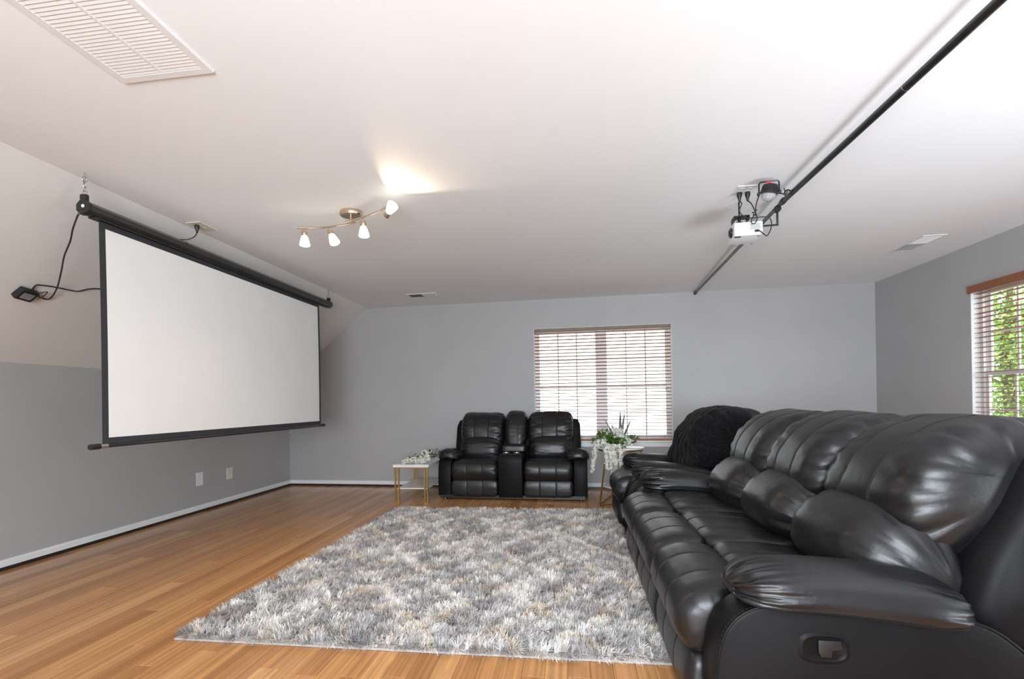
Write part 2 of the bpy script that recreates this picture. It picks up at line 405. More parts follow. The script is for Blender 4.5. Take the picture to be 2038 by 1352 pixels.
# ---- windows: local x along wall, y outwards, z up (origin at wall face)
def window(name, x0, x1, z0, z1, frame, label, sill=True):
    e = bpy.data.objects.new(name, None); COL.objects.link(e); e.matrix_world = frame; struct(e, label, 'window')
    d0, d1 = .085, .14
    b = B(); fw = .035
    b.box(x0, x0+fw, d0-.01, d1, z0, z1); b.box(x1-fw, x1, d0-.01, d1, z0, z1)
    b.box(x0+fw, x1-fw, d0-.01, d1, z0, z0+fw); b.box(x0+fw, x1-fw, d0-.01, d1, z1-fw, z1)
    xm = (x0+x1)/2
    b.box(xm-.045, xm+.045, d0-.01, d1, z0+fw, z1-fw)
    b.build('window_frame', vinyl, e)
    b = B(); th = .012   # painted reveal lining
    b.box(x0-.001, x0+.004, .001, d0, z0, z1); b.box(x1-.004, x1+.001, .001, d0, z0, z1); b.box(x0, x1, .001, d0, z1-.004, z1+.001)
    b.build('window_reveal', trimw, e)
    if sill:
        b = B(); b.box(x0-.055, x1+.055, -.045, .0, z0-.02, z0, .005); b.box(x0-.001, x1+.001, 0, d0, z0-.02, z0+.001)
        b.build('window_sill', trimw, e)
        b = B(); b.box(x0-.04, x1+.04, -.016, 0, z0-.085, z0-.021, .004); b.build('sill_apron', trimw, e)
    zm = z0+(z1-z0)*.475
    for a, c in ((x0+fw, xm-.045), (xm+.045, x1-fw)):
        for k, (s0, s1, dd) in enumerate(((z0+fw, zm+.02, .092), (zm-.02, z1-fw, .116))):
            b = B(); sw = .032
            b.box(a, a+sw, dd, dd+.022, s0, s1); b.box(c-sw, c, dd, dd+.022, s0, s1)
            b.box(a+sw, c-sw, dd, dd+.022, s0, s0+.036); b.box(a+sw, c-sw, dd, dd+.022, s1-.036, s1)
            s = b.build('window_sash', vinyl, e)
            b = B()
            for j in (1, 2):
                xx = a+sw+(c-a-2*sw)*j/3; b.box(xx-.008, xx+.008, dd+.004, dd+.018, s0+.036, s1-.036)
            zz = (s0+s1)/2; b.box(a+sw, c-sw, dd+.005, dd+.017, zz-.008, zz+.008)
            b.build('muntin', vinyl, s)
            b = B(); b.box(a+sw-.004, c-sw+.004, dd+.009, dd+.013, s0+.03, s1-.03); b.build('pane', glass, s)
            if k == 0:
                b = B(); b.box((a+c)/2-.03, (a+c)/2+.03, dd-.012, dd+.002, s1-.02, s1-.004, .003); b.build('sash_lock', vinyl, s)
    return e
window('window_1', WX0, WX1, WZ0, WZ1, bframe, 'wide double window in the grey back wall')
rframe = Matrix.Translation((XR, 0, 0)) @ Matrix.Rotation(-PI/2, 4, 'Z')      # local x = -world y ; local y = world +x
window('window_2', -RY1, -RY0, RZ0, RZ1, rframe, 'window in the right wall looking out to green trees', sill=True)
def blind(label, x0, x1, z0, z1, frame, cords, valance=None, tilt=-.17):
    e = thing('window_blind', label, 'window blind'); e.matrix_world = frame
    yc = .045
    g = .006
    b = B(); b.box(x0+g, x1-g, yc-.028, yc+.028, z1-.042, z1-.003, .003)
    b.build('headrail', railm, e)
    if valance:
        b = B(); b.box(x0-.012, x1+.012, -.022, -.004, z1-.058, z1+.012, .004); b.box(x0-.012, x0-.002, -.02, .0, z1-.058, z1+.012)
        b.build('valance', valm, e, label='wide brown wooden valance board')
    else:
        for xx in (x0+.006, x1-.006):
            b = B(); b.box(xx-.012, xx+.012, yc-.034, yc-.02, z1-.05, z1-.001, .003); b.build('mounting_bracket', railm, e)
    n = int(round((z1-z0-.075)/.0465)); zt = z1-.066
    # one shared slat mesh, slightly crowned
    W2 = .0235; nx = 2; pr = []
    for k in range(7):
        t = -1+2*k/6; pr.append((t*W2, .0022*(1-t*t)))
    vs, fs = [], []
    for xx in (x0+g+.002, x1-g-.002):
        for y, z in pr: vs.append((xx, y, z+.0017))
        for y, z in reversed(pr): vs.append((xx, y, z-.0017))
    k = 14; fs = [tuple(range(k)), tuple(range(2*k-1, k-1, -1))]+[(i, (i+1) % k, k+(i+1) % k, k+i) for i in range(k)]
    me = bpy.data.meshes.new('slat'); me.from_pydata(vs, [], fs); me.materials.append(slatm)
    for i in range(n):
        s = link('slat', me, None, e); s.location = (0, yc, zt-i*.0465); s.rotation_euler = (tilt+rnd.uniform(-.02, .02), rnd.uniform(-.0006, .0006), 0)
    zb = zt-n*.0465+.01
    b = B(); b.box(x0+g, x1-g, yc-.025, yc+.025, max(zb-.012, z0+.003), max(zb-.012, z0+.003)+.016, .003); b.build('bottom_rail', slatm, e)
    for cx in cords:
        b = B()
        for dy in (-.026, .026): b.tube([(cx, yc+dy, z1-.045), (cx, yc+dy, z0+.012)], .0011, 5)
        for i in range(n): b.tube([(cx, yc-.026, zt-i*.0465-.003), (cx, yc+.026, zt-i*.0465-.003)], .0007, 4)
        b.build('ladder_cord', cordtan, e)
    return e, zt, n
bl1, zt, ns = blind('brown slatted wood blind over the back wall window', WX0, WX1, WZ0, WZ1, bframe, (-.42, -.185, .065, .70, .985, 1.22))
b = B(); b.tube([(1.235, .012, 2.16), (1.24, .010, 1.45), (1.238, .01, 1.36)], .0018, 6); b.lathe([(.001, 0), (.007, .004), (.008, .03), (.003, .04)], 10, TR((1.238, .01, 1.325)))
b.build('pull_cord', cordtan, bl1)
blind('wood blind with brown valance over the right wall window', -RY1, -RY0, RZ0, RZ1, rframe, (-RY1+.075, -RY1+.60, -RY1+1.1, -RY1+1.7), valance=True, tilt=-.03)

# ==================================================================  CUSHION GENERATOR
def fourier(seed, n, lo, hi):
    r = np.random.RandomState(seed); return r.uniform(lo, hi, n), r.uniform(0, 2*PI, n), r.uniform(-1, 1, n)
def puff(prof, a0, a1, nv=60, nu=30, p=6., q=2.2, pivot=None, seams=(), quilt=0, groove=.004, wr=(0, .06, 7, 0), ends=(1, 1), sag=.003, seed=1, smin=0, shift=None, pk=None):
    """closed profile (u,v) lofted along a third axis from a0 to a1, pinched towards pivot at both ends"""
    P = np.array(spline(prof, max(2, nv//len(prof)+1), True))
    # resample by arclength
    d = np.r_[0, np.cumsum(np.linalg.norm(np.roll(P, -1, 0)-P, axis=1))]; Lp = d[-1]; PP = np.vstack([P, P[:1]])
    s = np.linspace(0, Lp, nv, endpoint=False)
    P = np.c_[np.interp(s, d, PP[:, 0]), np.interp(s, d, PP[:, 1])]
    tan = np.roll(P, -1, 0)-np.roll(P, 1, 0); nor = np.c_[tan[:, 1], -tan[:, 0]]; nor /= np.linalg.norm(nor, axis=1)[:, None]+1e-9
    c = P.mean(0)
    if ((P-c)*nor).sum() < 0: nor = -nor
    piv = np.array(pivot if pivot is not None else c)
    W = a1-a0
    ts = [.5-.5*math.cos(PI*i/nu) for i in range(nu+1)]
    ts = [0.5*t+.5*(i/nu) if .12 < t < .88 else t for i, t in enumerate(ts)]
    for sm in seams:
        for off in (-.012, -.006, -.0025, 0, .0025, .006, .012): ts.append(sm+off/abs(W))
    ts = sorted(ts)
    fr, ph, cc = fourier(seed, 5, wr[2]*.6, wr[2]*1.5)
    f2, p2, c2 = fourier(seed+50, 4, .5, 2.4)
    # seam bounds for the quilting
    bnd = [0]+sorted(seams)+[1]
    def ev(t):
        e = abs(2*t-1)
        sc_ = max(1-e**p, 0)**(1/q); sc_ = smin+(1-smin)*sc_
        w_ = a0+W*t
        base = piv+(P-piv)*sc_
        v = s/Lp
        dsp = np.zeros(nv)
        g = 0
        for sm in seams: g += math.exp(-((t-sm)*abs(W)/.0045)**2)
        dsp -= groove*g
        if quilt:
            for a_, b_ in zip(bnd[:-1], bnd[1:]):
                if a_ <= t <= b_: dsp += quilt*(math.sin(PI*(t-a_)/(b_-a_))**.6 if 0 < (t-a_)/(b_-a_) < 1 else 0)
        de = [t*abs(W), (1-t)*abs(W)]
        for k in (0, 1):
            if wr[0] and ends[k]:
                env = math.exp(-de[k]/wr[1])*min(1, de[k]/.012)
                x = np.zeros(nv)
                for j in range(len(fr)):
                    y = np.abs(np.sin(PI*np.round(fr[j])*v+ph[j]+k*2+cc[j]*de[k]*9))
                    x += -(1-y)**3+.35*np.sin(2*PI*np.round(fr[j])*v+ph[j]+cc[j]*de[k]*7)*.4
                dsp += wr[0]*ends[k]*env*x
        for j in range(4):
            dsp += sag*np.sin(2*PI*(np.round(f2[j])*v)+p2[j]+c2[j]*6*t)*.6
        out = base+nor*dsp[:, None]*min(1, sc_*1.2)
        sh = shift(t) if shift else (0, 0)
        return w_, out+np.array(sh)
    vs, fs = [], []
    for t in ts:
        w_, o_ = ev(t)
        for a, b_ in o_: vs.append((w_, a, b_))
    n = len(ts)
    for i in range(n-1):
        for j in range(nv):
            j2 = (j+1) % nv
            fs.append((i*nv+j, i*nv+j2, (i+1)*nv+j2, (i+1)*nv+j))
    fs.append(tuple(range(nv))[::-1]); fs.append(tuple((n-1)*nv+j for j in range(nv)))
    return vs, fs, ev, P, Lp
def order(vs, fs, ax):
    # (w,u,v) -> local coordinates; ax 'w' : w = x, u = y(depth), v = z ; ax 'd': w = depth(y), u = x, v = z
    if ax == 'w': return [(w_, u, v) for w_, u, v in vs], fs
    return [(u, w_, v) for w_, u, v in vs], [f[::-1] for f in fs]
def soft(name, parent, m, ax='w', stitch=(), srange=None, sscale=1, **kw):
    vs, fs, ev, P, Lp = puff(**kw)
    v2, f2 = order(vs, fs, ax)
    me = bpy.data.meshes.new(name); me.from_pydata(v2, [], f2); me.update()
    bm = bmesh.new(); bm.from_mesh(me); bmesh.ops.recalc_face_normals(bm, faces=bm.faces); bm.to_mesh(me); bm.free()
    o = link(name, me, m, parent, True)
    if stitch:
        W = abs(kw['a1']-kw['a0']); bv, bf = [], []
        for t in stitch:
            for off in ((-.0075, .0075) if srange is None or len(srange) < 3 else (.0065,)):
                w_, o_ = ev(t+off/W)
                pts = np.array(o_)
                d = np.r_[0, np.cumsum(np.linalg.norm(np.diff(pts, axis=0), axis=1))]
                lo, hi = (srange[0], srange[1]) if srange else (0, 1)
                s_ = lo*d[-1]
                while s_ < hi*d[-1]-.006:
                    a = np.array([np.interp(s_, d, pts[:, k]) for k in (0, 1)]); c = np.array([np.interp(s_+.0055*sscale, d, pts[:, k]) for k in (0, 1)])
                    tn = (c-a)/(np.linalg.norm(c-a)+1e-9); nn = np.array([tn[1], -tn[0]])
                    if ((a-P.mean(0))*nn).sum() < 0: nn = -nn
                    k = len(bv)
                    for q_ in (a, c):
                        for dw, dn in ((-.0009, -.001), (.0009, -.001), (.0009, .0011), (-.0009, .0011)):
                            z = q_+nn*dn; bv.append((w_+dw*sscale, z[0], z[1]))
                    bf += [(k, k+1, k+5, k+4), (k+1, k+2, k+6, k+5), (k+2, k+3, k+7, k+6), (k+3, k, k+4, k+7), (k, k+3, k+2, k+1), (k+4, k+5, k+6, k+7)]
                    s_ += .0085*sscale
        if bv: 
            v3, f3 = order(bv, bf, ax); pyd('stitching', v3, f3, thread, o, kind='stuff')
    o['_'] = 0; del o['_']; LAST['ev'] = ev; LAST['P'] = P
    return o
LAST = {}

def recliner(parent, units, ds=1.0, zs=1.0, pw=.17, detail=True, arm_w=.30, handle=True):
    """black recliner seating; local x = width, y = depth (0 front), z up. units: list of ('seat',w) / ('console',w)"""
    def pr(pts): return [(d*ds, z*zs) for d, z in pts]
    total = sum(u[1] for u in units)+2*pw
    x = -total/2+pw
    sd = 10
    seat_front = pr([(.06, .25), (.015, .275), (-.018, .34), (-.015, .41), (.03, .468), (.10, .498), (.20, .503), (.262, .488), (.275, .455), (.262, .36), (.18, .26)])
    seat_rear = pr([(.268, .46), (.285, .492), (.34, .508), (.5, .505), (.68, .49), (.78, .47), (.80, .42), (.78, .36), (.5, .34), (.29, .36)])
    foot = pr([(.05, .045), (.022, .06), (.008, .12), (.012, .19), (.035, .245), (.07, .262), (.12, .25), (.13, .15), (.12, .05)])
    lumbar = pr([(.67, .455), (.620, .50), (.592, .58), (.610, .67), (.665, .735), (.755, .785), (.86, .785), (.93, .72), (.95, .58), (.92, .46), (.78, .43)])
    head = pr([(.785, .665), (.758, .75), (.768, .85), (.825, .955), (.92, 1.045), (1.05, 1.10), (1.18, 1.115), (1.29, 1.085), (1.355, 1.0), (1.36, .90), (1.28, .78), (1.12, .68), (.95, .60), (.85, .605)])
    for kind, w_ in units:
        sd += 7
        x0, x1 = x+.003, x+w_-.003
        if kind == 'seat':
            sm = (.335, .665)
            st = sm if detail else ()
            soft('seat_cushion', parent, leather, prof=seat_front, a0=x0, a1=x1, nv=64, nu=34, p=14, q=2.2, seams=sm, quilt=.0025, groove=.0035, wr=(.006, .05, 6, 0), seed=sd, sag=.002, stitch=st, srange=(.02, .72, 1))
            soft('seat_pad', parent, leather, prof=seat_rear, a0=x0, a1=x1, nv=56, nu=30, p=16, q=2.4, seams=sm, quilt=.0025, groove=.0035, wr=(.005, .05, 6, 0), seed=sd+1, sag=.003, stitch=st, srange=(.02, .42, 1))
            soft('footrest', parent, leather, prof=foot, a0=x0, a1=x1, nv=44, nu=26, p=20, q=2.4, seams=sm, quilt=.002, groove=.0035, wr=(.003, .04, 5, 0), seed=sd+2, sag=.001, stitch=st, srange=(.02, .6, 1))
            soft('lumbar_cushion', parent, leather, prof=lumbar, a0=x0-.006, a1=x1+.006, nv=84, nu=50, p=5.0, q=2.1, pivot=(.92*ds, .50*zs), wr=(.015, .10, 9, 0), seed=sd+3, sag=.004)
            soft('head_cushion', parent, leather, prof=head, a0=x0-.004, a1=x1+.004, nv=110, nu=56, p=9, q=2.3, pivot=(1.10*ds, .90*zs), seams=(.33, .64), groove=.005, quilt=.003, wr=(.017, .09, 11, 0), seed=sd+4, sag=.005, stitch=(.33, .64) if detail else (), srange=(.0, .56))
        else:
            # console: front panel, cup holder deck, padded lid, narrow back cushion
            b = B(); b.poly([(.0*ds+.01, .04*zs), (.0+.0, .10*zs), (-.012, .48*zs), (-.004, .555*zs), (.03*ds, .585*zs), (.33*ds, .585*zs), (.78*ds, .62*zs), (.78*ds, .04*zs)], x0, x1, 'x', .006)
            c_ = b.build('console', leather2, parent, True)
            xm = (x0+x1)/2
            b = B(); b.box(x0+.02, x1-.02, .05*ds, .34*ds, .584*zs, .592*zs, .004); b.build('cup_holder_plate', blackplastic, c_, True)
            for xx in (xm-w_*.22, xm+w_*.22):
                b = B(); b.lathe([(.036, .592*zs), (.044, .594*zs), (.046, .600*zs), (.043, .604*zs), (.038, .603*zs), (.036, .585*zs)], 24, TR((xx, .20*ds, 0)), cap=False)
                b.build('cup_holder', chrome, c_, True)
            soft('console_lid', parent, leather, prof=pr([(.36, .60), (.35, .625), (.355, .665), (.375, .685), (.55, .69), (.74, .69), (.78, .67), (.78, .61), (.6, .60)]), a0=x0+.004, a1=x1+.02, nv=44, nu=22, p=20, q=2.6, wr=(.001, .03, 4, 0), seed=sd, sag=.001)
            soft('console_back_cushion', parent, leather, prof=pr([(.70, .66), (.70, .78), (.76, .93), (.86, 1.06), (.98, 1.12), (1.12, 1.135), (1.25, 1.09), (1.30, .95), (1.2, .75), (.95, .64)]), a0=x0-.01, a1=x1+.01, nv=80, nu=34, p=4.5, q=2.1, pivot=(1.05*ds, .88*zs), wr=(.014, .06, 9, 0), seed=sd+2, sag=.003, seams=(.62,), groove=.003)
        x += w_
    # back frame: padded slab that wraps behind the cushions
    bp = pr([(.90, .40), (.93, .62), (1.03, .82), (1.09, .95), (1.14, 1.0), (1.28, 1.01), (1.40, .96), (1.44, .86), (1.36, .62), (1.18, .34), (1.08, .30)])
    soft('back_frame', parent, leather2, prof=bp, a0=-total/2+.075, a1=total/2-.075, nv=60, nu=20, p=60, q=2.6, pivot=(1.16*ds, .66*zs), wr=(.0, .05, 5, 0), seed=sd+9, sag=.001)
    b = B()
    b.poly(pr([(1.06, .06), (1.12, .34), (1.30, .62), (1.42, .84), (1.50, .80), (1.40, .5), (1.34, .06)]), -total/2+.10, total/2-.10, 'x', .01)
    b.build('rear_panel', leather2, parent, True)
    b = B(); b.box(-total/2+.03, total/2-.03, .06*ds, 1.2*ds, .02, .06); b.build('base_frame', blackplastic, parent)
    for sx in (-1, 1):
        for yy in (.12*ds, 1.1*ds):
            b = B(); b.lathe([(.02, .001), (.024, .004), (.022, .02)], 12, TR((sx*(total/2-.08), yy, 0))); b.build('foot', blackplastic, parent)
    # arms
    pan = spline([(.055, .05), (.046, .20), (.056, .34), (.085, .44), (.15, .505), (.25, .525), (.55, .52), (.80, .50), (.93, .425), (1.03, .30), (1.075, .16), (1.08, .05)], 6)
    pan = [((d+.018)*ds, z*zs) for d, z in pan]
    for sx in (-1, 1):
        xo = sx*total/2; xi = sx*(total/2-pw+.004)
        b = B(); b.poly(pan, min(xo, xi), max(xo, xi), 'x', .012); ap = b.build('arm_panel', leather2, parent, True)
        b = B(); b.tube([(xo-sx*.004, d, z) for d, z in pan], .0045, 8); b.build('piping', leather2, ap, True)
        # seam of stitches beside the piping
        bv, bf = [], []
        acc = 0
        for (d0, z0), (d1, z1) in zip(pan[:-1], pan[1:]):
            L_ = math.hypot(d1-d0, z1-z0); n_ = max(1, int(L_/.009))
            for k in range(n_):
                f0 = k/n_; f1 = (k+.6)/n_
                kk = len(bv)
                for f_ in (f0, f1):
                    cy, cz = d0+(d1-d0)*f_, z0+(z1-z0)*f_
                    ty, tz = (d1-d0)/L_, (z1-z0)/L_
                    for a_, c_ in ((-.0008, 0), (.0008, 0), (.0008, .0016), (-.0008, .0016)):
                        bv.append((xo-sx*(.020+a_), cy-tz*c_, cz+ty*c_))
                bf += [(kk, kk+1, kk+5, kk+4), (kk+1, kk+2, kk+6, kk+5), (kk+2, kk+3, kk+7, kk+6), (kk+3, kk, kk+4, kk+7)]
        pyd('stitching', bv, bf, thread, ap, kind='stuff')
        xc = sx*(total/2-arm_w/2+.035)
        h = arm_w/2
        ppf = [(-h, .535), (-h*.99, .568), (-h*.80, .615), (-h*.35, .642), (h*.35, .642), (h*.80, .615), (h*.99, .568), (h, .535), (h*.86, .505), (0, .50), (-h*.86, .505)]
        ppf = [(xc+a, z*zs) for a, z in ppf]
        def sh(t): return (0, (-.055*t*t+.004*math.sin(3*t))*zs)
        apd = soft('arm_pad', parent, leather, ax='d', prof=ppf, a0=.130*ds, a1=.87*ds, nv=128, nu=84, p=7, q=2.0, pivot=(xc, .555*zs), wr=(.046*ds**1.8, .060*ds, 14, 0), seed=sd+20+int(sx), ends=(1, .3), sag=.0045, shift=sh)
        k_ = int(np.argmin(np.linalg.norm(LAST['P']-np.array([xc+sx*h*.95, .522*zs]), axis=1)))
        wp = []
        for q_ in range(41):
            w__, o__ = LAST['ev'](.035+.93*q_/40); wp.append((o__[k_][0], w__, o__[k_][1]))
        b = B(); b.tube(wp, .0030, 6); b.build('welt', leather2, apd, True)
        if handle and sx == handle:
            xs = xo
            yh, zh = .395*ds, .40*zs
            def oval(rx, rz, n=28, pw_=3.2):
                return [(yh+rx*math.copysign(abs(math.cos(a))**(2/pw_), math.cos(a)), zh+rz*math.copysign(abs(math.sin(a))**(2/pw_), math.sin(a))) for a in [2*PI*i/n for i in range(n)]]
            b = B()
            o1, o2, o3 = oval(.078, .050), oval(.066, .040), oval(.060, .035)
            r0 = [b.bm.verts.new((xs+sx*.001, a, z)) for a, z in o1]; r1 = [b.bm.verts.new((xs+sx*.006, a, z)) for a, z in o2]; r2 = [b.bm.verts.new((xs+sx*.0015, a, z)) for a, z in o3]
            n = len(r0)
            for i in range(n):
                j = (i+1) % n
                b.bm.faces.new((r0[i], r0[j], r1[j], r1[i])); b.bm.faces.new((r1[i], r1[j], r2[j], r2[i]))
            b.bm.faces.new(r2)
            hd = b.build('recliner_handle', leather2, ap, True)
            b = B(); b.poly([(yh-.020, zh+.028), (yh+.045, zh+.028), (yh+.052, zh+.004), (yh+.022, zh-.004), (yh+.018, zh-.026), (yh-.012, zh-.026), (yh-.020, zh-.010)], xs+sx*.002, xs+sx*.009, 'x', .002)
            b.build('handle_lever', blackplastic, ap, True)
    return total

# sofa : local depth -> world +x, local width -> world -y  (rotate -90 deg about z)
sofa = thing('sofa', 'long black leather three seat recliner sofa in the right foreground', 'sofa', (.385, 2.76, 0), -PI/2)
# local x -> world -y ; local y -> world +x
recliner(sofa, [('seat', .66), ('seat', .66), ('seat', .66)], handle=1)
chair = thing('recliner_chair', 'black leather recliner armchair under a black blanket beyond the long sofa', 'armchair', (.385, 4.70, 0), -PI/2)
recliner(chair, [('seat', .64)], handle=0, detail=False)
love = thing('loveseat', 'black leather loveseat with cup holder console standing under the back window', 'loveseat', (-.762, 5.62, 0), DEL)
recliner(love, [('seat', .605), ('console', .30), ('seat', .61)], ds=.58, zs=.955, pw=.165, handle=0, detail=False, arm_w=.29)

# ---- blanket draped over the chair back
vs, fs, ev, P, Lp = puff(prof=[(.62, .53), (.575, .62), (.60, .76), (.655, .92), (.74, 1.045), (.86, 1.115), (1.02, 1.14), (1.22, 1.115), (1.36, 1.02), (1.44, .85), (1.44, .66), (1.30, .55), (.9, .54)],
    a0=-.44, a1=.44, nv=200, nu=120, p=4.2, q=2.1, pivot=(1.05, .66), wr=(.03, .22, 6, 0), sag=.010, seed=5)
vs = np.array(vs)
r_ = np.random.RandomState(3)
# long diagonal folds and small cable ridges
ang = vs[:, 0]*13+(vs[:, 2]-.6)**2*14+vs[:, 1]*2
low = np.clip((1.12-vs[:, 2])/.5, .12, 1)
vs[:, 1] -= low*(.040*(1-np.abs(np.sin(ang)))**1.6-.012*np.sin(vs[:, 0]*6+1))
vs[:, 0] += low*.022*np.sin(vs[:, 2]*17+vs[:, 0]*5); vs[:, 0] *= 1+.10*np.clip((.80-vs[:, 2])/.25, 0, 1)
rope = np.sin((vs[:, 0]+.14*vs[:, 2])*115); vs[:, 1] -= .0035*rope; vs[:, 2] += .0025*rope
bl_o = pyd('blanket', vs, fs, blanketm, None, True); bl_o.location = (.385, 4.70, 0); bl_o.rotation_euler = (0, 0, -PI/2)
tag(bl_o, 'black plush throw blanket draped over the armchair back', 'blanket')
# a loose lap of the blanket lying on the near arm
# ==================================================================  RUG
rug = thing('area_rug', 'shaggy grey and white area rug on the bamboo floor', 'rug', (0, 0, 0))
rc = [(-2.06, 2.165), (.425, 2.175), (.425, 5.06), (-1.975, 5.03)]
b = B(); b.poly(rc, .001, .012, 'z', .002)
backing = mat('rug_backing', (.42, .40, .38), .9); add_mottle(backing, (.36, .34, .32), (.48, .46, .44), 60)
b.build('backing', backing, rug)
rp = mat('shag_yarn', (.7, .7, .7), .85, spec=.2)
att = N(rp, 'ShaderNodeAttribute'); att.attribute_name = 'yarn'; Lk(rp, att.outputs['Color'], bsdf(rp).inputs['Base Color'])
bsdf(rp).inputs['Sheen Weight'].default_value = .2
def make_pile():
    r = np.random.RandomState(8)
    nt_ = 15000; nb = 16
    U = r.rand(nt_); V = r.rand(nt_)
    c = np.array(rc)
    pos = ((1-U)*(1-V))[:, None]*c[0]+(U*(1-V))[:, None]*c[1]+(U*V)[:, None]*c[2]+((1-U)*V)[:, None]*c[3]
    def sn(x, y, f, s): 
        rr = np.random.RandomState(s); o = 0
        for _ in range(7):
            a = rr.uniform(0, 2*PI); ff = f*rr.uniform(.6, 1.6); o = o+np.sin((x*np.cos(a)+y*np.sin(a))*ff+rr.uniform(0, 6.3))
        return o/2.2
    x, y = pos[:, 0], pos[:, 1]
    lean = sn(x, y, 9, 1)*1.0+sn(x, y, 40, 2)*1.6+r.randn(nt_)*.9
    # trellis: pale diagonal lines on greyer ground
    dd = .42
    l1 = np.abs(((x+y*.8)/dd) % 1-.5); l2 = np.abs(((x-y*.8)/dd) % 1-.5)
    line = (np.minimum(l1, l2)+sn(x, y, 14, 3)*.035) < .085
    nz = sn(x, y, 16, 4)+r.randn(nt_)*.55; tz = sn(x, y, 17, 5)*.8+r.randn(nt_)*.6
    colr = np.zeros((nt_, 3))
    g1, g2, g3 = np.array((.68, .655, .65)), np.array((.43, .41, .41)), np.array((.88, .85, .81))
    tan, cream = np.array((.46, .36, .28)), np.array((.72, .63, .52))
    k = np.clip(nz*.35+.5, 0, 1)[:, None]; colr = g2*(1-k)+g1*k
    m_ = tz > 1.0; colr[m_] = tan*.55+colr[m_]*.45
    m_ = nz > .9; colr[m_] = g3
    colr[line] = np.where((tz[line] > .35)[:, None], cream, g3)
    # blades
    n = nt_*nb
    ti = np.repeat(np.arange(nt_), nb)
    base = pos[ti]+r.randn(n, 2)*.0050
    la = lean[ti]+r.randn(n)*.62
    ln = .040+.018*r.rand(n)
    tilt = np.clip(.85+.32*r.randn(n)+.2*sn(x, y, 12, 9)[ti], .2, 1.45)
    # yarns at the edges flop outwards over the binding
    bx0, by0 = base[:, 0], base[:, 1]
    e1 = by0 < 2.195; e2 = bx0 < -2.03+(by0-2.165)*.03; 
    la = np.where(e1, -PI/2+r.randn(n)*.5, la); la = np.where(e2, PI+r.randn(n)*.5, la)
    tilt = np.where(e1 | e2, np.clip(1.15+.2*r.randn(n), .7, 1.5), tilt)
    # edge yarns hang outwards
    dirx, diry = np.cos(la), np.sin(la)
    w2 = .0012+.0008*r.rand(n)
    px_, py_ = -diry, dirx
    segs = [(0., 0., 1.), (.45, .30, 1.), (.8, .70, .8), (1., 1.0, .12)]
    V_ = []
    for (h, o_, ww) in segs:
        z = .010+ln*h*np.cos(tilt*(.45+.55*h)); off = ln*np.sin(tilt)*o_
        ctr = base+np.c_[dirx, diry]*off[:, None]
        a = ctr-np.c_[px_, py_]*(w2*ww)[:, None]; b_ = ctr+np.c_[px_, py_]*(w2*ww)[:, None]
        z2 = np.maximum(z+r.randn(n)*.0008, .004)
        V_ += [np.c_[a, z2], np.c_[b_, z2+.0006]]
    Vv = np.stack(V_, 1)             # n,8,3
    F = np.array([(0, 1, 3, 2), (2, 3, 5, 4), (4, 5, 7, 6)])
    faces = (np.arange(n)[:, None, None]*8+F[None]).reshape(-1, 4)
    me = bpy.data.meshes.new('shag_pile')
    me.vertices.add(n*8); me.vertices.foreach_set('co', Vv.reshape(-1).astype(np.float32))
    me.loops.add(faces.size); me.loops.foreach_set('vertex_index', faces.reshape(-1).astype(np.int32))
    me.polygons.add(len(faces)); me.polygons.foreach_set('loop_start', (np.arange(len(faces))*4).astype(np.int32)); me.polygons.foreach_set('loop_total', np.full(len(faces), 4, np.int32))
    me.update()
    ca = me.color_attributes.new('yarn', 'FLOAT_COLOR', 'POINT')
    cc = colr[ti]*(1+r.randn(n, 1)*.07); cc = np.clip(cc, .02, .95)
    cc = np.repeat(np.c_[cc, np.ones(n)], 8, 0)
    ca.data.foreach_set('color', cc.reshape(-1).astype(np.float32))
    me.polygons.foreach_set('use_smooth', np.ones(len(faces), bool))
    link('shag_pile', me, rp, rug, kind='stuff')
make_pile()

# ==================================================================  PROJECTION SCREEN
scr = thing('projection_screen', 'large hanging projection screen, white cloth with black borders', 'projection screen', (-2.87, 3.81, .96))
SX = 0
y0, y1 = 2.433-3.81, 5.270-3.81
zc = 2.405-.96
ca_r = [(.040*math.cos(a)*1.0, .040*math.sin(a)) for a in [2*PI*(i+.5)/8 for i in range(8)]]
def hexbar(name, ya, yb, r, m, par, cz, n=8, cx=0, bev=0):
    pts = [(cx+r*math.cos(2*PI*(i+.5)/n), cz+r*math.sin(2*PI*(i+.5)/n)) for i in range(n)]
    b = B(); b.poly([(p[0], p[1]) for p in pts], ya, yb, 'y', bev); return b.build(name, m, par, False)
cs = hexbar('case', y0+.02, y1-.02, .042, blackgloss, scr, zc)
b = B(); b.box(-.026, .026, y0+.05, y1-.05, -.0455+zc, -.038+zc); b.build('case_slot', blackplastic, cs)
for i, (ya, yb) in enumerate(((y0-.005, y0+.024), (y1-.024, y1+.005))):
    e_ = hexbar('end_cap', ya, yb, .047, blackplastic, scr, zc, 8, 0, .004)
    b = B(); b.box(-.02, .02, ya+.002, yb-.002, zc+.04, zc+.078, .004); b.build('hanging_tab', blackplastic, e_)
    if i == 0:
        b = B(); b.lathe([(.0005, 0), (.010, 0), (.010, .003), (.0005, .003)], 14, TR((0.008, ya-.001, zc+.004)) @ Matrix.Rotation(PI/2, 4, 'X')); b.build('cap_screw', whiteplastic, e_, label='white round plug')
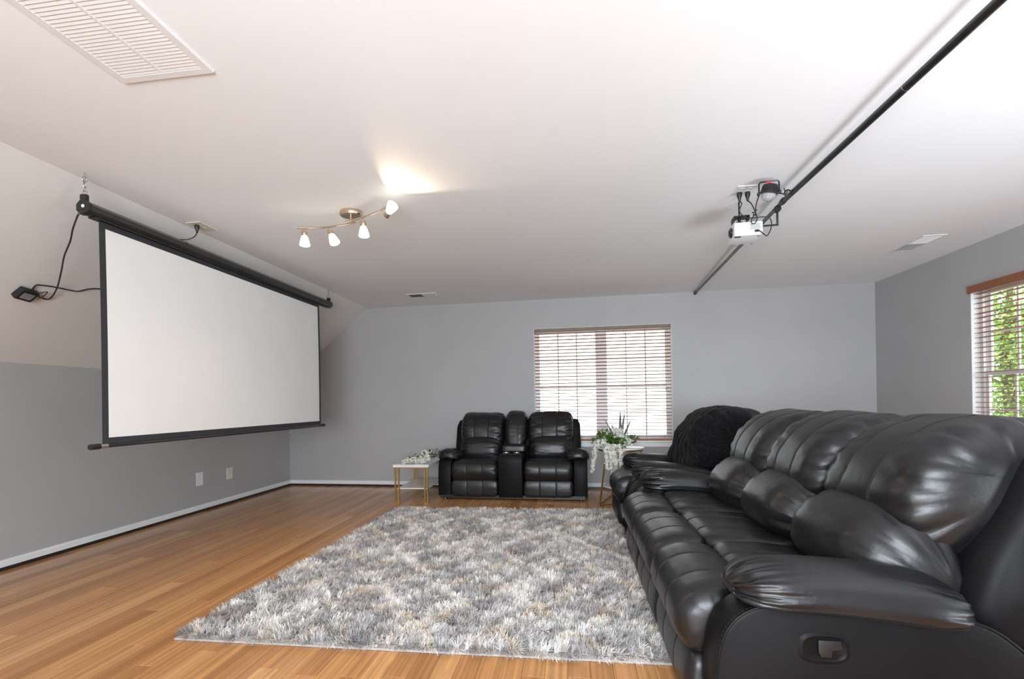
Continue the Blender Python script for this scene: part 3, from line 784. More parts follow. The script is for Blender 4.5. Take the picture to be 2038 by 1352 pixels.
# cloth: gentle bow
def cloth(name, m, par, ya, yb, za, zb, t=.0, n=24, k=16):
    vs, fs = [], []
    for s_ in (0, 1):
        for i in range(n+1):
            for j in range(k+1):
                y = ya+(yb-ya)*i/n; z = za+(zb-za)*j/k
                vs.append((.0012*s_+t-.001+.004*math.sin(PI*j/k)*math.cos(PI*i/n*2), y, z))
    def id_(s_, i, j): return s_*(n+1)*(k+1)+i*(k+1)+j
    for i in range(n):
        for j in range(k):
            fs.append((id_(1, i, j), id_(1, i+1, j), id_(1, i+1, j+1), id_(1, i, j+1))); fs.append((id_(0, i, j), id_(0, i, j+1), id_(0, i+1, j+1), id_(0, i+1, j)))
    for i in range(n): fs += [(id_(0, i, 0), id_(0, i+1, 0), id_(1, i+1, 0), id_(1, i, 0)), (id_(0, i, k), id_(1, i, k), id_(1, i+1, k), id_(0, i+1, k))]
    for j in range(k): fs += [(id_(0, 0, j), id_(1, 0, j), id_(1, 0, j+1), id_(0, 0, j+1)), (id_(0, n, j), id_(0, n, j+1), id_(1, n, j+1), id_(1, n, j))]
    o_ = pyd(name, vs, fs, m, par, True); o_.data.set_sharp_from_angle(angle=.6); return o_
ya, yb = 2.528-3.81, 5.046-3.81
za, zb = .022, zc-.038
mb = .038
bo = cloth('black_border', blackcloth, scr, ya, yb, za, zb, -.003)
cloth('white_fabric', screenw, scr, ya+mb, yb-mb, za+.040, zb-.045, .0006)
# bottom bar
b = B(); b.tube([(0, ya-.045, .012), (0, yb+.03, .008)], .0125, 12); br_ = b.build('bottom_bar', blackgloss, scr, True)
for yy, s_ in ((ya-.05, -1), (yb+.035, 1)):
    b = B(); b.tube([(0, yy-.028, .012), (0, yy+.028, .012)], .0175, 12); b.build('bar_end_cap', blackplastic, br_, True)
    b = B(); b.tube([(0, yy-s_*.03, .012), (0, yy-s_*.075, .012)], .015, 12); b.build('bar_collar', chrome if s_ < 0 else blackplastic, br_, True)
# chains
for yy in (y0+.012, y1-.012):
    b = B()
    ztop = ZC-.96; z_ = zc+.075
    mxs = []
    b.torus(.016, .0028, TR((0, yy, z_+.012)) @ Matrix.Rotation(PI/2, 4, 'X'))
    zz = z_+.030; k = 0
    while zz < ztop-.052:
        b.torus(.0085, .0022, TR((0, yy, zz+.008)) @ Matrix.Rotation(PI/2 if k % 2 else 0, 4, 'Z') @ Matrix.Rotation(PI/2, 4, 'X') @ Matrix.Diagonal((1, 1.7, 1, 1)))
        zz += .021; k += 1
    b.torus(.014, .003, TR((0, yy, ztop-.040)) @ Matrix.Rotation(PI/2, 4, 'Y'))
    b.tube([(0, yy, ztop-.028), (0, yy, ztop)], .003, 8)
    b.build('hanging_chain', chrome, scr, True)
# transformer box stuck on the slope, with cords
sd_ = Vector((XK-XL, 0, ZC-ZS)).normalized(); nrm = Vector((ZC-ZS, 0, -(XK-XL))).normalized()
pw_ = thing('power_adapter', 'small black power box hanging on the sloped ceiling left of the screen', 'power adapter', (-3.70, 2.735, 2.01))
mx = Matrix((Vector((0, 1, 0)), sd_, nrm)).transposed().to_4x4()
mxb = mx @ Matrix.Rotation(-.12, 4, 'Z')
b = B(); b.box(-.055, .055, -.045, .045, .003, .045, .008, mx=mxb); b.build('box', blackplastic, pw_)
b = B(); b.box(-.034, .034, -.025, .025, .0448, .0462, mx=mxb); b.build('box_label', greylabel, pw_, label='grey printed label')
b = B(); b.tube([mxb @ Vector((.05, .045, .03)), mxb @ Vector((.085, .075, .03)), mxb @ Vector((.09, .02, .03)), mxb @ Vector((.075, -.01, .03))], .003, 6, smooth_path=6); b.build('cord_loop', cordm, pw_, True)
b = B()
P0 = Vector((-2.87, 2.437, 2.372))
def sl(px_):  # helper giving a point just below the slope at (x,y)
    x_, y_ = px_; return (x_, y_, ZS+(x_-XL)*(ZC-ZS)/(XK-XL)-.012)
b.tube([P0, (-2.652, 2.228, 2.273), (-2.849, 2.357, 2.248), (-2.984, 2.452, 2.216), (-3.161, 2.56, 2.168), (-3.342, 2.687, 2.118), (-3.57, 2.839, 2.049), (-3.702, 2.894, 1.996), (-3.704, 2.838, 1.994), (-3.679, 2.771, 2.006)], .0045, 8, smooth_path=8)
o_ = b.build('hanging_cord', cordm, pw_, True); o_.matrix_parent_inverse = TR((-3.70, 2.735, 2.01)).inverted()
b = B()
b.tube([(-3.69, 2.762, 1.998), (-3.66, 2.758, 2.03), (-3.627, 2.756, 2.056), (-3.618, 2.788, 2.063), (-3.613, 2.864, 2.068), (-3.611, 2.962, 2.069), (-3.606, 3.011, 2.073), (-3.575, 3.057, 2.098), (-3.555, 3.117, 2.114), (-3.552, 3.209, 2.116)], .0045, 8, smooth_path=8)
o_ = b.build('cord', cordm, pw_, True); o_.matrix_parent_inverse = TR((-3.70, 2.735, 2.01)).inverted()

# ---- outlets and plugs
def outlet(name, label, W_, H_, M_, duplex=True, m=whiteplastic, n=1):
    e = thing(name, label, 'wall outlet' if duplex else 'wall plate'); e.matrix_world = M_
    b = B(); b.box(-W_/2, W_/2, -H_/2, H_, 0, .006, .002) if False else b.box(-W_/2, W_/2, -H_/2, H_/2, 0, .006, .002)
    b.build('cover_plate', m, e)
    if duplex:
        for i in range(n):
            xo = (i-(n-1)/2)*.046
            for s_ in (-1, 1):
                b = B(); b.lathe([(.0165, .006), (.0165, .0085), (.001, .0086)], 18, TR((xo, s_*.0195, 0))); r = b.build('receptacle', m, e)
                b = B()
                for dx in (-.006, .006): b.box(xo+dx-.001, xo+dx+.001, s_*.0195-.002, s_*.0195+.006, .0084, .0092)
                b.build('slot', blackplastic, r)
    else:
        b = B()
        for s_ in (-1, 1): b.lathe([(.003, .006), (.003, .0075), (.0005, .0078)], 8, TR((0, s_*.03, 0)))
        b.build('screw', m, e)
    return e
ml = Matrix(((0, 0, 1, XL), (1, 0, 0, 4.858), (0, 1, 0, .378), (0, 0, 0, 1)))
outlet('wall_plate', 'blank white plate low on the left wall', .096, .15, ml, False)
ml = Matrix(((0, 0, 1, XL), (1, 0, 0, 5.33), (0, 1, 0, .373), (0, 0, 0, 1)))
outlet('wall_outlet', 'ivory duplex outlet low on the left wall near the corner', .10, .14, ml, True, ivory)
# ceiling outlets: local z points down
mc = Matrix(((1, 0, 0, -2.845), (0, -1, 0, 3.31), (0, 0, -1, ZC), (0, 0, 0, 1)))
o1 = outlet('ceiling_outlet', 'ivory ceiling outlet above the projection screen with one plug', .12, .18, mc, True, ivory)
o1['category'] = 'ceiling outlet'
mc2 = Matrix(((1, 0, 0, 1.185), (0, -1, 0, 3.345), (0, 0, -1, ZC), (0, 0, 0, 1)))
o2 = outlet('ceiling_outlet', 'white ceiling outlet beside the projector with two plugs', .135, .125, mc2, True, whiteplastic, 2)
o2['category'] = 'ceiling outlet'
def plug_cord(par, px_, path, r=.0036):
    e = bpy.data.objects.new('power_cord', None); COL.objects.link(e); e.parent = par; e.matrix_local = par_mx[par.name].inverted() @ TR(px_)
    P_ = Vector(px_)
    b = B(); b.lathe([(.010, 0), (.017, -.003), (.017, -.022), (.011, -.040), (.006, -.062), (.004, -.064)], 12); b.build('plug', blackplastic, e, True)
    b = B(); pts = [Vector((0, 0, -.06))]+[Vector(p)-P_ for p in path]; b.tube(pts, r, 7, smooth_path=8); b.build('cable', cordm, e, True)
    return e
par_mx = {'projection_screen': TR((-2.87, 3.81, .96)), 'projector': TR((1.245, 3.54, 2.385)) @ Matrix.Rotation(math.radians(-4), 4, 'Z'), 'party_light': TR((1.272, 3.185, 2.512)) @ Matrix.Rotation(math.radians(-8), 4, 'Z') @ Matrix.Scale(.86, 4)}
plug_cord(scr, (-2.845, 3.26, ZC-.009), [(-2.85, 3.24, 2.51), (-2.87, 3.20, 2.475), (-2.885, 3.14, 2.455)])

# ==================================================================  PROJECTOR, POLE, PARTY LIGHT
pole = thing('ceiling_pole', 'long black telescoping pole spanning the ceiling to the back wall', 'pole', (1.46, 2.9, 2.55))
def rel(p, o=(1.46, 2.9, 2.55)): return Vector(p)-Vector(o)
J = (1.461, 3.44, 2.552)
far = (1.622, 6.355, 2.592)
near = (1.464, 1.792, 2.540)
nd = (Vector(near)-Vector(J)).normalized(); near2 = tuple(Vector(near)+nd*3.4)
b = B(); b.tube([rel(near2), rel(J)], .0185, 16); b.build('outer_tube', blackmetal, pole, True)
b = B(); b.tube([rel(J), rel(far)], .0145, 16); b.build('inner_tube', blackmetal, pole, True)
jd = (Vector(far)-Vector(J)).normalized()
b = B(); b.tube([rel(Vector(J)-jd*.03), rel(Vector(J)+jd*.01)], .021, 16); b.build('joint_collar', blackplastic, pole, True)
b = B(); b.tube([rel(Vector(far)-jd*.005), rel(Vector(far)+jd*.075)], [.019, .021], 14); b.build('end_cap', blackplastic, pole, True)
b = B(); rp_ = Vector(near)+(Vector(J)-Vector(near)).normalized()*.45; b.tube([rel(rp_), rel(rp_+nd*.004)], .0192, 16); b.build('seam_ring', chrome, pole, True)
# projector
prj = thing('projector', 'small white projector hanging under the ceiling pole', 'projector', (1.245, 3.54, 2.385), math.radians(-4))
b = B(); b.box(-.093, .093, -.095, .11, -.048, .048, .010, 3); b.build('body', whiteplastic, prj, True)
b = B()
for i in range(6):
    for j in range(4): b.box(.012+i*.011, .020+i*.011, -.0965, -.094, -.008+j*.010, -.003+j*.010)
b.build('vent_grille', greylabel, prj)
b = B(); b.box(.038, .066, -.100, -.094, -.030, -.014, .002); b.build('power_socket', blackplastic, prj)
b = B(); b.lathe([(.034, 0), (.034, .012), (.026, .016), (.018, .010), (.001, .008)], 24, TR((-.092, -.02, 0)) @ Matrix.Rotation(-PI/2, 4, 'Y')); b.build('lens', blackgloss, prj, True)
b = B(); b.box(-.086, -.046, -.085, -.060, -.0500, -.0475); b.build('underside_slot', blackplastic, prj)
for xx, yy in ((-.07, .09), (.07, .09), (.07, -.07)):
    b = B(); b.lathe([(.007, -.054), (.008, -.050), (.008, -.047)], 12, TR((xx, yy, 0))); b.build('rubber_foot', greylabel, prj, True)
b = B(); b.box(-.075, .03, -.02, .06, .115, .122, .002); b.box(-.075, -.068, -.02, .06, .085, .12); b.box(.023, .03, -.02, .06, .09, .12)
b.tube([(-.03, .02, .05), (-.03, .02, .118)], .010, 12); b.tube([(-.05, .02, .075), (-.01, .02, .075)], .014, 10)
b.box(-.06, 0, -.015, .045, .047, .053, .002)
b.build('ceiling_bracket', blackplastic, prj, True)
b = B(); b.tube([(-.03, .02, .112), (-.03, .02, ZC-2.385)], .006, 8); b.build('bracket_stem', blackmetal, prj, True)
b = B(); b.box(.088, .222, -.007, .007, .034, .044, .002); b.tube([(.215, -.012, .150), (.215, .012, .150)], .024, 14); b.box(.209, .221, -.007, .007, .036, .15, .002)
b.build('pole_clamp', blackplastic, prj, True)
# party light
pl = thing('party_light', 'black stage light with clear faceted dome clamped to the ceiling pole', 'stage light', (1.272, 3.185, 2.512), math.radians(-8)); pl.scale = (.86, .86, .86)
tl = Matrix.Rotation(math.radians(12), 4, 'Y') @ Matrix.Rotation(math.radians(10), 4, 'X')
b = B(); b.lathe([(.035, .062), (.052, .056), (.058, .040), (.058, .006), (.060, 0), (.060, -.006), (.054, -.008)], 28, tl); b.build('housing', blackplastic, pl, True)
b = B()
for k in range(3): b.torus(.0585, .0018, tl @ TR((0, 0, .014+k*.012)), 28, 5)
b.build('cooling_ring', blackgloss, pl, True)
b = B(); b.lathe([(.052, -.006), (.051, -.022), (.043, -.040), (.028, -.052), (.008, -.057)], 10, tl); b.build('dome_lens', lensm, pl, False, label='clear faceted plastic dome')
b = B(); b.lathe([(.044, -.005), (.040, -.012), (.01, -.014)], 14, tl)
led = mat('silver_reflector', (.8, .8, .8), .12, metal=1); add_mottle(led, (.7, .7, .7), (.9, .9, .9), 60)
b.build('reflector', led, pl, False)
b = B(); b.tube([(-.068, 0, 0), (-.068, 0, .075), (-.058, 0, .088), (.058, 0, .088), (.068, 0, .075), (.068, 0, 0)], .006, 8); b.build('yoke', blackplastic, pl, True)
for s_ in (-1, 1):
    b = B(); b.lathe([(.001, 0), (.014, 0), (.014, .012), (.010, .016)], 10, TR((s_*.064, 0, 0)) @ Matrix.Rotation(s_*PI/2, 4, 'Y')); b.build('knob', blackplastic, pl, True)
b = B(); b.box(-.028, .006, -.048, -.040, .050, .068, .002, mx=None); b.build('warning_label', redp, pl, label='small red label')
b = B(); b.tube([(.070, .01, -.005), (.112, .03, -.010), (.112, .03, -.012), (.140, .10, .02), (.160, .14, .05)], .005, 8); b.build('clamp_arm', blackplastic, pl, True)
b = B(); b.torus(.022, .006, TR((.168, .16, .048)) @ Matrix.Rotation(PI/2, 4, 'X'), 18, 7); b.tube([(.15, .16, .06), (.14, .15, .085)], .004, 6); b.build('pole_clamp', blackplastic, pl, True)
# cords
plug_cord(prj, (1.155, 3.37, ZC-.009), [(1.162, 3.35, 2.52), (1.150, 3.36, 2.48), (1.175, 3.37, 2.447), (1.235, 3.40, 2.438), (1.33, 3.42, 2.448), (1.372, 3.42, 2.43), (1.375, 3.42, 2.37), (1.345, 3.41, 2.315), (1.320, 3.41, 2.33), (1.305, 3.42, 2.352), (1.298, 3.435, 2.362)])
plug_cord(pl, (1.208, 3.37, ZC-.009), [(1.218, 3.34, 2.515), (1.240, 3.34, 2.47), (1.247, 3.33, 2.43), (1.250, 3.33, 2.40), (1.235, 3.33, 2.375), (1.215, 3.33, 2.38), (1.218, 3.33, 2.41), (1.240, 3.33, 2.44), (1.236, 3.30, 2.49), (1.235, 3.24, 2.53), (1.248, 3.2, 2.56), (1.27, 3.17, 2.565)])
tie = B(); 
for (a, c, z) in ((1.238, 3.345, 2.455), (1.242, 3.345, 2.437)): tie.torus(.010, .003, TR((a, c, z)) @ Matrix.Rotation(.4, 4, 'X'), 10, 5)
tie.tube([(1.238, 3.345, 2.455), (1.256, 3.33, 2.468)], .0025, 5); tie.tube([(1.238, 3.345, 2.437), (1.222, 3.33, 2.45)], .0025, 5)
tag(tie.build('cable_tie', cordm, None, True), 'black ties bundling the cords above the projector', 'cable tie')

# ==================================================================  TRACK LIGHT
trk = thing('track_light', 'wavy brushed nickel ceiling light with four lit glass shades', 'ceiling light', (-1.581, 3.233, ZC))
b = B(); b.lathe([(.001, 0), (.066, 0), (.070, -.006), (.070, -.030), (.064, -.038), (.001, -.040)], 32, Matrix.Diagonal((1.15, .9, 1, 1))); b.build('canopy', nickel, trk, True)
b = B(); b.tube([(0, 0, -.036), (0, 0, -.088)], .007, 10); b.build('stem', nickel, trk, True)
ux = Vector((.966, -.258, 0)); uy = Vector((.258, .966, 0))
def tp(a, c, z): return ux*a+uy*c+Vector((0, 0, z))
rad = .0055
b = B(); b.tube([tp(-.42, -.105, -.092), tp(-.29, -.035, -.090), tp(-.16, -.005, -.088), tp(-.03, .005, -.088), tp(.04, .002, -.088)], .0065, 10, smooth_path=8); b.build('wavy_bar', nickel, trk, True)
b = B(); b.tube([tp(-.05, -.005, -.076), tp(.07, -.018, -.076), tp(.20, -.040, -.078), tp(.33, -.078, -.080), tp(.46, -.135, -.080)], .0065, 10, smooth_path=8); b.build('wavy_bar', nickel, trk, True)
warm = (1, .78, .52)
def head(a, c, zbar, aim, power, spot=False, hot=0):
    base = tp(a, c, zbar)
    b = B(); b.tube([base, base+Vector((0, 0, -.045))], .0045, 8); st_ = b.build('stem', nickel, trk, True)
    aimv = Vector(aim).normalized(); p0 = base+Vector((0, 0, -.040))+ux*.024-aimv*.016
    mx = TR(p0) @ rot_to(aimv)
    b = B(); b.lathe([(.012, -.004), (.019, 0), (.020, .004), (.020, .036), (.017, .040)], 20, mx); b.tube([base+Vector((0, 0, -.040)), p0+aimv*.012], .004, 6)
    s = b.build('socket_cup', nickel, trk, True)
    b = B(); b.lathe([(.017, .034), (.022, .044), (.029, .066), (.035, .092), (.037, .106), (.036, .107), (.034, .092), (.028, .066), (.020, .044), (.016, .036)], 24, mx, cap=False)
    b.build('glass_shade', lampglass, trk, True)
    b = B(); b.lathe([(.001, .050), (.010, .054), (.014, .068), (.012, .082), (.001, .090)], 14, mx)
    b.build('bulb', lampglass, s, True)
    l = bpy.data.lights.new('lamp', 'SPOT' if spot else 'POINT'); l.energy = power; l.color = warm; l.shadow_soft_size = .02
    lo = bpy.data.objects.new('lamp', l); COL.objects.link(lo); lo.parent = trk; lo.location = p0+aimv*.118
    if spot:
        l.spot_size = math.radians(100 if aimv.z > 0 else 150); l.spot_blend = .35 if aimv.z > 0 else .9; lo.rotation_euler = aimv.to_track_quat('-Z', 'Y').to_euler()
    return p0
head(-.385, -.085, -.096, (.05, -.05, -1), 9, True)
head(-.205, -.012, -.094, (.42, -.1, -.9), 9, True)
head(.105, -.022, -.082, (.08, -.05, -1), 9, True)
head(.365, -.092, -.086, (.66, -.52, .42), 9, True)

# ==================================================================  VENTS
def vent(label, corners, kind):
    c = [Vector((*p, 0)) for p in corners]; ctr = sum(c, Vector())/4
    ax = (c[1]-c[0]).normalized(); Lx = (c[1]-c[0]).length; ay = Vector((-ax.y, ax.x, 0)); Ly = abs((c[3]-c[0]).dot(ay)); 
    e = thing('ceiling_vent', label, 'ceiling vent'); e.matrix_world = Matrix(((ax.x, ay.x, 0, ctr.x), (ax.y, ay.y, 0, ctr.y), (0, 0, 1, ZC), (0, 0, 0, 1)))
    X, Y = Lx/2, Ly/2
    if kind == 'return':
        f = .030
        b = B(); b.box(-X, -X+f, -Y, Y, -.010, 0); b.box(X-f, X, -Y, Y, -.010, 0); b.box(-X+f, X-f, -Y, -Y+f, -.010, 0); b.box(-X+f, X-f, Y-f, Y, -.010, 0); b.build('frame', ventw, e)
        b = B(); b.box(-.007, .007, -Y+f, Y-f, -.009, 0, .002); b.build('center_bar', ventw, e)
        b = B(); b.box(-X+.01, X-.01, -Y+.01, Y-.01, -.0012, -.0004); b.build('duct_shade_sheet', ventgrey, e)  # flat sheet, shade of the duct put into its grey colour
        pitch = .0165; n = int((2*Y-2*f)/pitch)
        me = None
        for s_ in (-1, 1):
            x0_, x1_ = (-X+f, -.007) if s_ < 0 else (.007, X-f)
            b = B(); b.box(x0_, x1_, -.0095, .0095, -.0006, .0006, 0); me = bpy.data.meshes.new('louver'); b.bm.to_mesh(me); b.bm.free(); me.materials.append(ventw)
            for i in range(n):
                o = link('louver', me, None, e); o.location = (0, -Y+f+(i+.5)*pitch, -.0055); o.rotation_euler = (math.radians(-12), 0, 0)
    else:
        f = .022
        b = B(); b.box(-X, -X+f, -Y, Y, -.008, 0, .003); b.box(X-f, X, -Y, Y, -.008, 0, .003); b.box(-X+f, X-f, -Y, -Y+f, -.008, 0, .003); b.box(-X+f, X-f, Y-f, Y, -.008, 0, .003); b.build('frame', ventw, e)
        b = B(); b.box(-.006, .006, -Y+f, Y-f, -.008, 0); b.build('center_bar', ventw, e)
        b = B(); b.box(-X+.01, X-.01, -Y+.01, Y-.01, -.001, -.0003); b.build('duct_shade_sheet', ventdark, e)  # flat sheet coloured dark to stand for shade inside the duct
        n = 9
        for s_ in (-1, 1):
            x0_, x1_ = (-X+f, -.006) if s_ < 0 else (.006, X-f)
            b = B(); b.box(-.0006, .0006, -Y+f, Y-f, -.0075, .0075); me = bpy.data.meshes.new('louver'); b.bm.to_mesh(me); b.bm.free(); me.materials.append(ventw)
            for i in range(n):
                o = link('louver', me, None, e); o.location = (x0_+(i+.5)*(x1_-x0_)/n, 0, -.006); o.rotation_euler = (0, math.radians(52)*s_*kind, 0)
        b = B(); b.box(X-f-.012, X-f+.002, -.004, .004, -.020, -.006, .002); b.build('damper_lever', ventw, e)
    return e
vent('large white return air vent in the upper left ceiling corner', [(-1.899, .95), (-1.471, .95), (-1.471, 1.79), (-1.899, 1.79)], 'return')
vent('small white ceiling vent near the back wall above the screen end', [(-2.105, 5.80), (-1.70, 5.785), (-1.71, 6.00), (-2.11, 6.01)], 1)
vent('small white ceiling vent near the right wall', [(3.30, 4.57), (3.30, 5.02), (3.10, 5.02), (3.10, 4.57)], 1)

# ==================================================================  TABLES AND FLOWERS
st = thing('side_table', 'white topped square side table with gold legs left of the loveseat', 'side table', (-1.945, 5.78, 0))
tx, ty, th_ = .222, .365, .468
b = B(); b.box(-tx, tx, -ty, ty, th_-.034, th_, .003); b.build('table_top', tabletop, st)
b = B(); b.box(-tx+.03, tx-.03, -ty+.05, ty-.01, .165, .178, .002); b.build('shelf', tabletop, st)
for sx in (-1, 1):
    for sy in (-1, 1):
        for k, dx in enumerate((.0, .038)):
            xx = sx*(tx-.020)-sx*dx; yy = sy*(ty-.02)+ (-sy*.012 if k else 0)
            b = B(); b.box(xx-.009, xx+.009, yy-.009, yy+.009, 0.0, th_-.034, .001); b.build('leg', brass, st)
        b = B(); xa, xb = sorted((sx*(tx-.02), sx*(tx-.058))); b.box(xa, xb, sy*(ty-.02)-.007, sy*(ty-.02)+.007, .001, .014); b.build('leg_foot', brass, st)
b = B(); b.box(-tx+.01, tx-.01, -ty+.01, -ty+.024, th_-.046, th_-.0345); b.box(-tx+.01, tx-.01, ty-.024, ty-.01, th_-.046, th_-.0345); b.build('apron_rail', brass, st)

rt = thing('plant_stand', 'round white topped table with gold frame between loveseat and armchair', 'side table', (.555, 5.66, 0))
b = B(); b.lathe([(.001, .628), (.262, .628), (.268, .632), (.268, .646), (.262, .650), (.001, .650)], 48); b.build('table_top', tabletop, rt, True)
b = B(); b.lathe([(.250, .612), (.262, .612), (.262, .628), (.250, .628), (.250, .612)], 48, cap=False); b.build('top_ring', brass, rt, True)
b = B(); b.lathe([(.001, .178), (.205, .178), (.208, .181), (.208, .190), (.205, .193), (.001, .193)], 40); b.build('shelf', tabletop, rt, True)
for k, ang in enumerate((math.radians(222), math.radians(342), math.radians(102))):
    ca_, sa_ = math.cos(ang), math.sin(ang)
    b = B(); b.tube([(ca_*.235, sa_*.235, .615), (ca_*.36, sa_*.36, .012)], .0105, 4); b.build('leg', brass, rt)
b = B()
pts3 = [(math.cos(a)*.36, math.sin(a)*.36, .011) for a in (math.radians(222), math.radians(342), math.radians(102))]
for i in range(3): b.tube([pts3[i], pts3[(i+1) % 3]], .009, 4)
b.build('base_bar', brass, rt)

# flower pieces
def petal_cluster(r, n, seed, sx=1, sy=1, sz=1, size=.012):
    """many small cupped petals around an ellipsoid"""
    rr = random.Random(seed); vs, fs = [], []
    for i in range(n):
        u = rr.uniform(-1, 1); a = rr.uniform(0, 2*PI); q = math.sqrt(1-u*u); k_ = r*rr.uniform(.65, 1.05)
        c = Vector((q*math.cos(a)*k_*sx, q*math.sin(a)*k_*sy, u*k_*sz)); d = Vector((q*math.cos(a), q*math.sin(a), u))
        mx = TR(c) @ rot_to(d+Vector((rr.uniform(-.4, .4), rr.uniform(-.4, .4), rr.uniform(-.4, .4))))
        for p_ in range(4):
            a_ = p_*PI/2+rr.uniform(0, .5); e_ = size*rr.uniform(.8, 1.2); k = len(vs)
            dx, dy = math.cos(a_), math.sin(a_)
            for (l, w_, h) in ((0, 0, 0), (.6, .45, .25), (.6, -.45, .25), (1.15, .0, .35), (.6, 0, .12)):
                vs.append(mx @ Vector(((dx*l-dy*w_)*e_, (dy*l+dx*w_)*e_, h*e_)))
            fs += [(k, k+1, k+4), (k, k+4, k+2), (k+4, k+1, k+3), (k+4, k+3, k+2)]
    return vs, fs
def leaf_geo(L_, W_, mx, curl=.25, n=5):
    vs, fs = [], []
    for i in range(n+1):
        t = i/n; w_ = W_*math.sin(PI*min(1, t*.96+.04))**.8*.5; z = curl*L_*(t-t*t*1.6)
        for s_ in (-1, 0, 1): vs.append(mx @ Vector((t*L_, s_*w_, z+abs(s_)*w_*.35)))
    for i in range(n):
        for j in (0, 1): fs.append((i*3+j, i*3+j+1, (i+1)*3+j+1, (i+1)*3+j))
    return vs, fs
def leaves(n, ctr, rad_, seed, Lr=(.03, .05), Wr=(.014, .022), up=.5, flat=.6):
    rr = random.Random(seed); vs, fs = [], []
    for i in range(n):
        a = rr.uniform(0, 2*PI); q = rr.random()**.5
        p = Vector(ctr)+Vector((math.cos(a)*rad_[0]*q, math.sin(a)*rad_[1]*q, rad_[2]*rr.uniform(-1, 1)))
        mx = TR(p) @ Matrix.Rotation(a+rr.uniform(-.9, .9), 4, 'Z') @ Matrix.Rotation(-rr.uniform(-.5, 1)*up*2, 4, 'Y') @ Matrix.Rotation(rr.uniform(-.8, .8), 4, 'X')
        v, f = leaf_geo(rr.uniform(*Lr), rr.uniform(*Wr), mx); k = len(vs); vs += v; fs += [tuple(x+k for x in ff) for ff in f]
    return vs, fs
# lying bouquet on the square table
fb = thing('flower_spray', 'white blossom spray with dark leaves lying on the square side table', 'flowers', (-1.875, 5.66, th_+.003))
for i, (x, y, z, r) in enumerate([(-.155, -.11, .035, .030), (-.115, -.16, .035, .036), (-.065, -.13, .042, .040), (-.02, -.17, .034, .038), (.03, -.15, .045, .042), (.07, -.19, .036, .036), (-.03, -.06, .062, .038), (.05, .02, .095, .040), (.085, -.08, .075, .036), (.0, .05, .110, .038), (-.17, -.20, .024, .024), (.105, -.13, .05, .032), (.10, .06, .10, .03)]):
    v, f = petal_cluster(r, 46, 100+i, 1, 1, .85, .013)
    o = pyd('blossom', v, f, petalm, fb, True); o.location = (x, y, z)
for i, (x, y, z, q) in enumerate([(.0, .0, .055, 40), (.09, .0, .075, 36), (-.09, -.03, .05, 26), (.11, .10, .095, 26)]):
    v, f = leaves(q, (0, 0, 0), (.075, .06, .028), 200+i, (.03, .055), (.014, .022), .6)
    o = pyd('leaf_cluster', v, f, darkleafm if i != 0 else leafm, fb, True, kind='stuff'); o.location = (x, y, z)
b = B()
for i in range(5): b.tube([(-.12+i*.03, -.14, .03), (0+i*.02, -.02, .04), (.09+i*.006, .10, .03)], .0025, 5, smooth_path=4)
b.build('stem', leafm, fb, True)
# arrangement on the round table
fa = thing('flower_arrangement', 'white trailing flowers with spiky grey leaves on the round gold table', 'flowers', (.50, 5.60, .650))
pot = mat('grey_pot', (.35, .35, .36), .6); add_mottle(pot, (.3, .3, .31), (.4, .4, .41), 20)
b = B(); b.lathe([(.001, 0), (.055, 0), (.065, .03), (.068, .055), (.060, .055), (.055, .045), (.001, .045)], 24); b.build('bowl', pot, fa, True)
for i, (x0_, y0_, x1_, y1_, z1_, w_) in enumerate([(.02, 0, -.135, .0, .305, .034), (.03, 0, -.06, .02, .265, .034), (.045, 0, .055, .0, .405, .052), (.05, 0, .105, .0, .385, .046), (.06, 0, .18, .0, .305, .040), (.03, 0, -.10, -.03, .215, .03), (.065, 0, .15, -.03, .245, .034), (.055, .01, .085, .03, .25, .05)]):
    vs, fs = [], []
    n = 9
    for k in range(n+1):
        t = k/n; c = Vector((x0_+(x1_-x0_)*t**1.15, y0_+(y1_-y0_)*t, .03+z1_*t)); ww = w_*.5*(1-t)**.6*(.55+.9*min(t*3, 1)*.5)
        for s_ in (-1, 0, 1): vs.append(c+Vector((s_*ww, -.004*(1-abs(s_))-.0, 0))+Vector((0, abs(s_)*ww*.5, 0)))
    for k in range(n):
        for j in (0, 1): fs.append((k*3+j, k*3+j+1, (k+1)*3+j+1, (k+1)*3+j))
    o = pyd('spiky_leaf', vs, fs, spikem, fa, True)
for i, (x, y, z, r, m_) in enumerate([(-.20, -.06, .045, .062, petalm), (-.14, -.09, .06, .055, petalm), (-.02, .02, .20, .038, petalm), (-.07, .04, .16, .036, petalm), (.035, -.05, .185, .046, petalm), (.05, -.06, .13, .046, petalm), (.09, -.05, .075, .055, petalm), (.06, -.10, .05, .05, petalm), (.15, -.03, .06, .042, petalm), (-.005, -.05, .10, .040, greywhite), (-.13, .02, .115, .032, petalm), (.13, .03, .095, .032, greywhite), (-.105, .03, .155, .028, petalm)]):
    v, f = petal_cluster(r, int(55+r*900), 300+i, 1, 1, .9, .015)
    o = pyd('blossom', v, f, m_, fa, True); o.location = (x, y, z)
for i, (x, y, z, q) in enumerate([(-.06, -.10, .07, 80), (.02, -.12, .06, 70), (-.13, -.04, .12, 40), (.17, -.03, .08, 34), (-.02, .05, .09, 40), (-.17, .0, .165, 14), (-.23, -.05, .06, 12)]):
    v, f = leaves(q, (0, 0, 0), (.065, .05, .035), 400+i, (.040, .068), (.022, .034), .6)
    o = pyd('leaf_cluster', v, f, leafm, fa, True, kind='stuff'); o.location = (x, y, z)
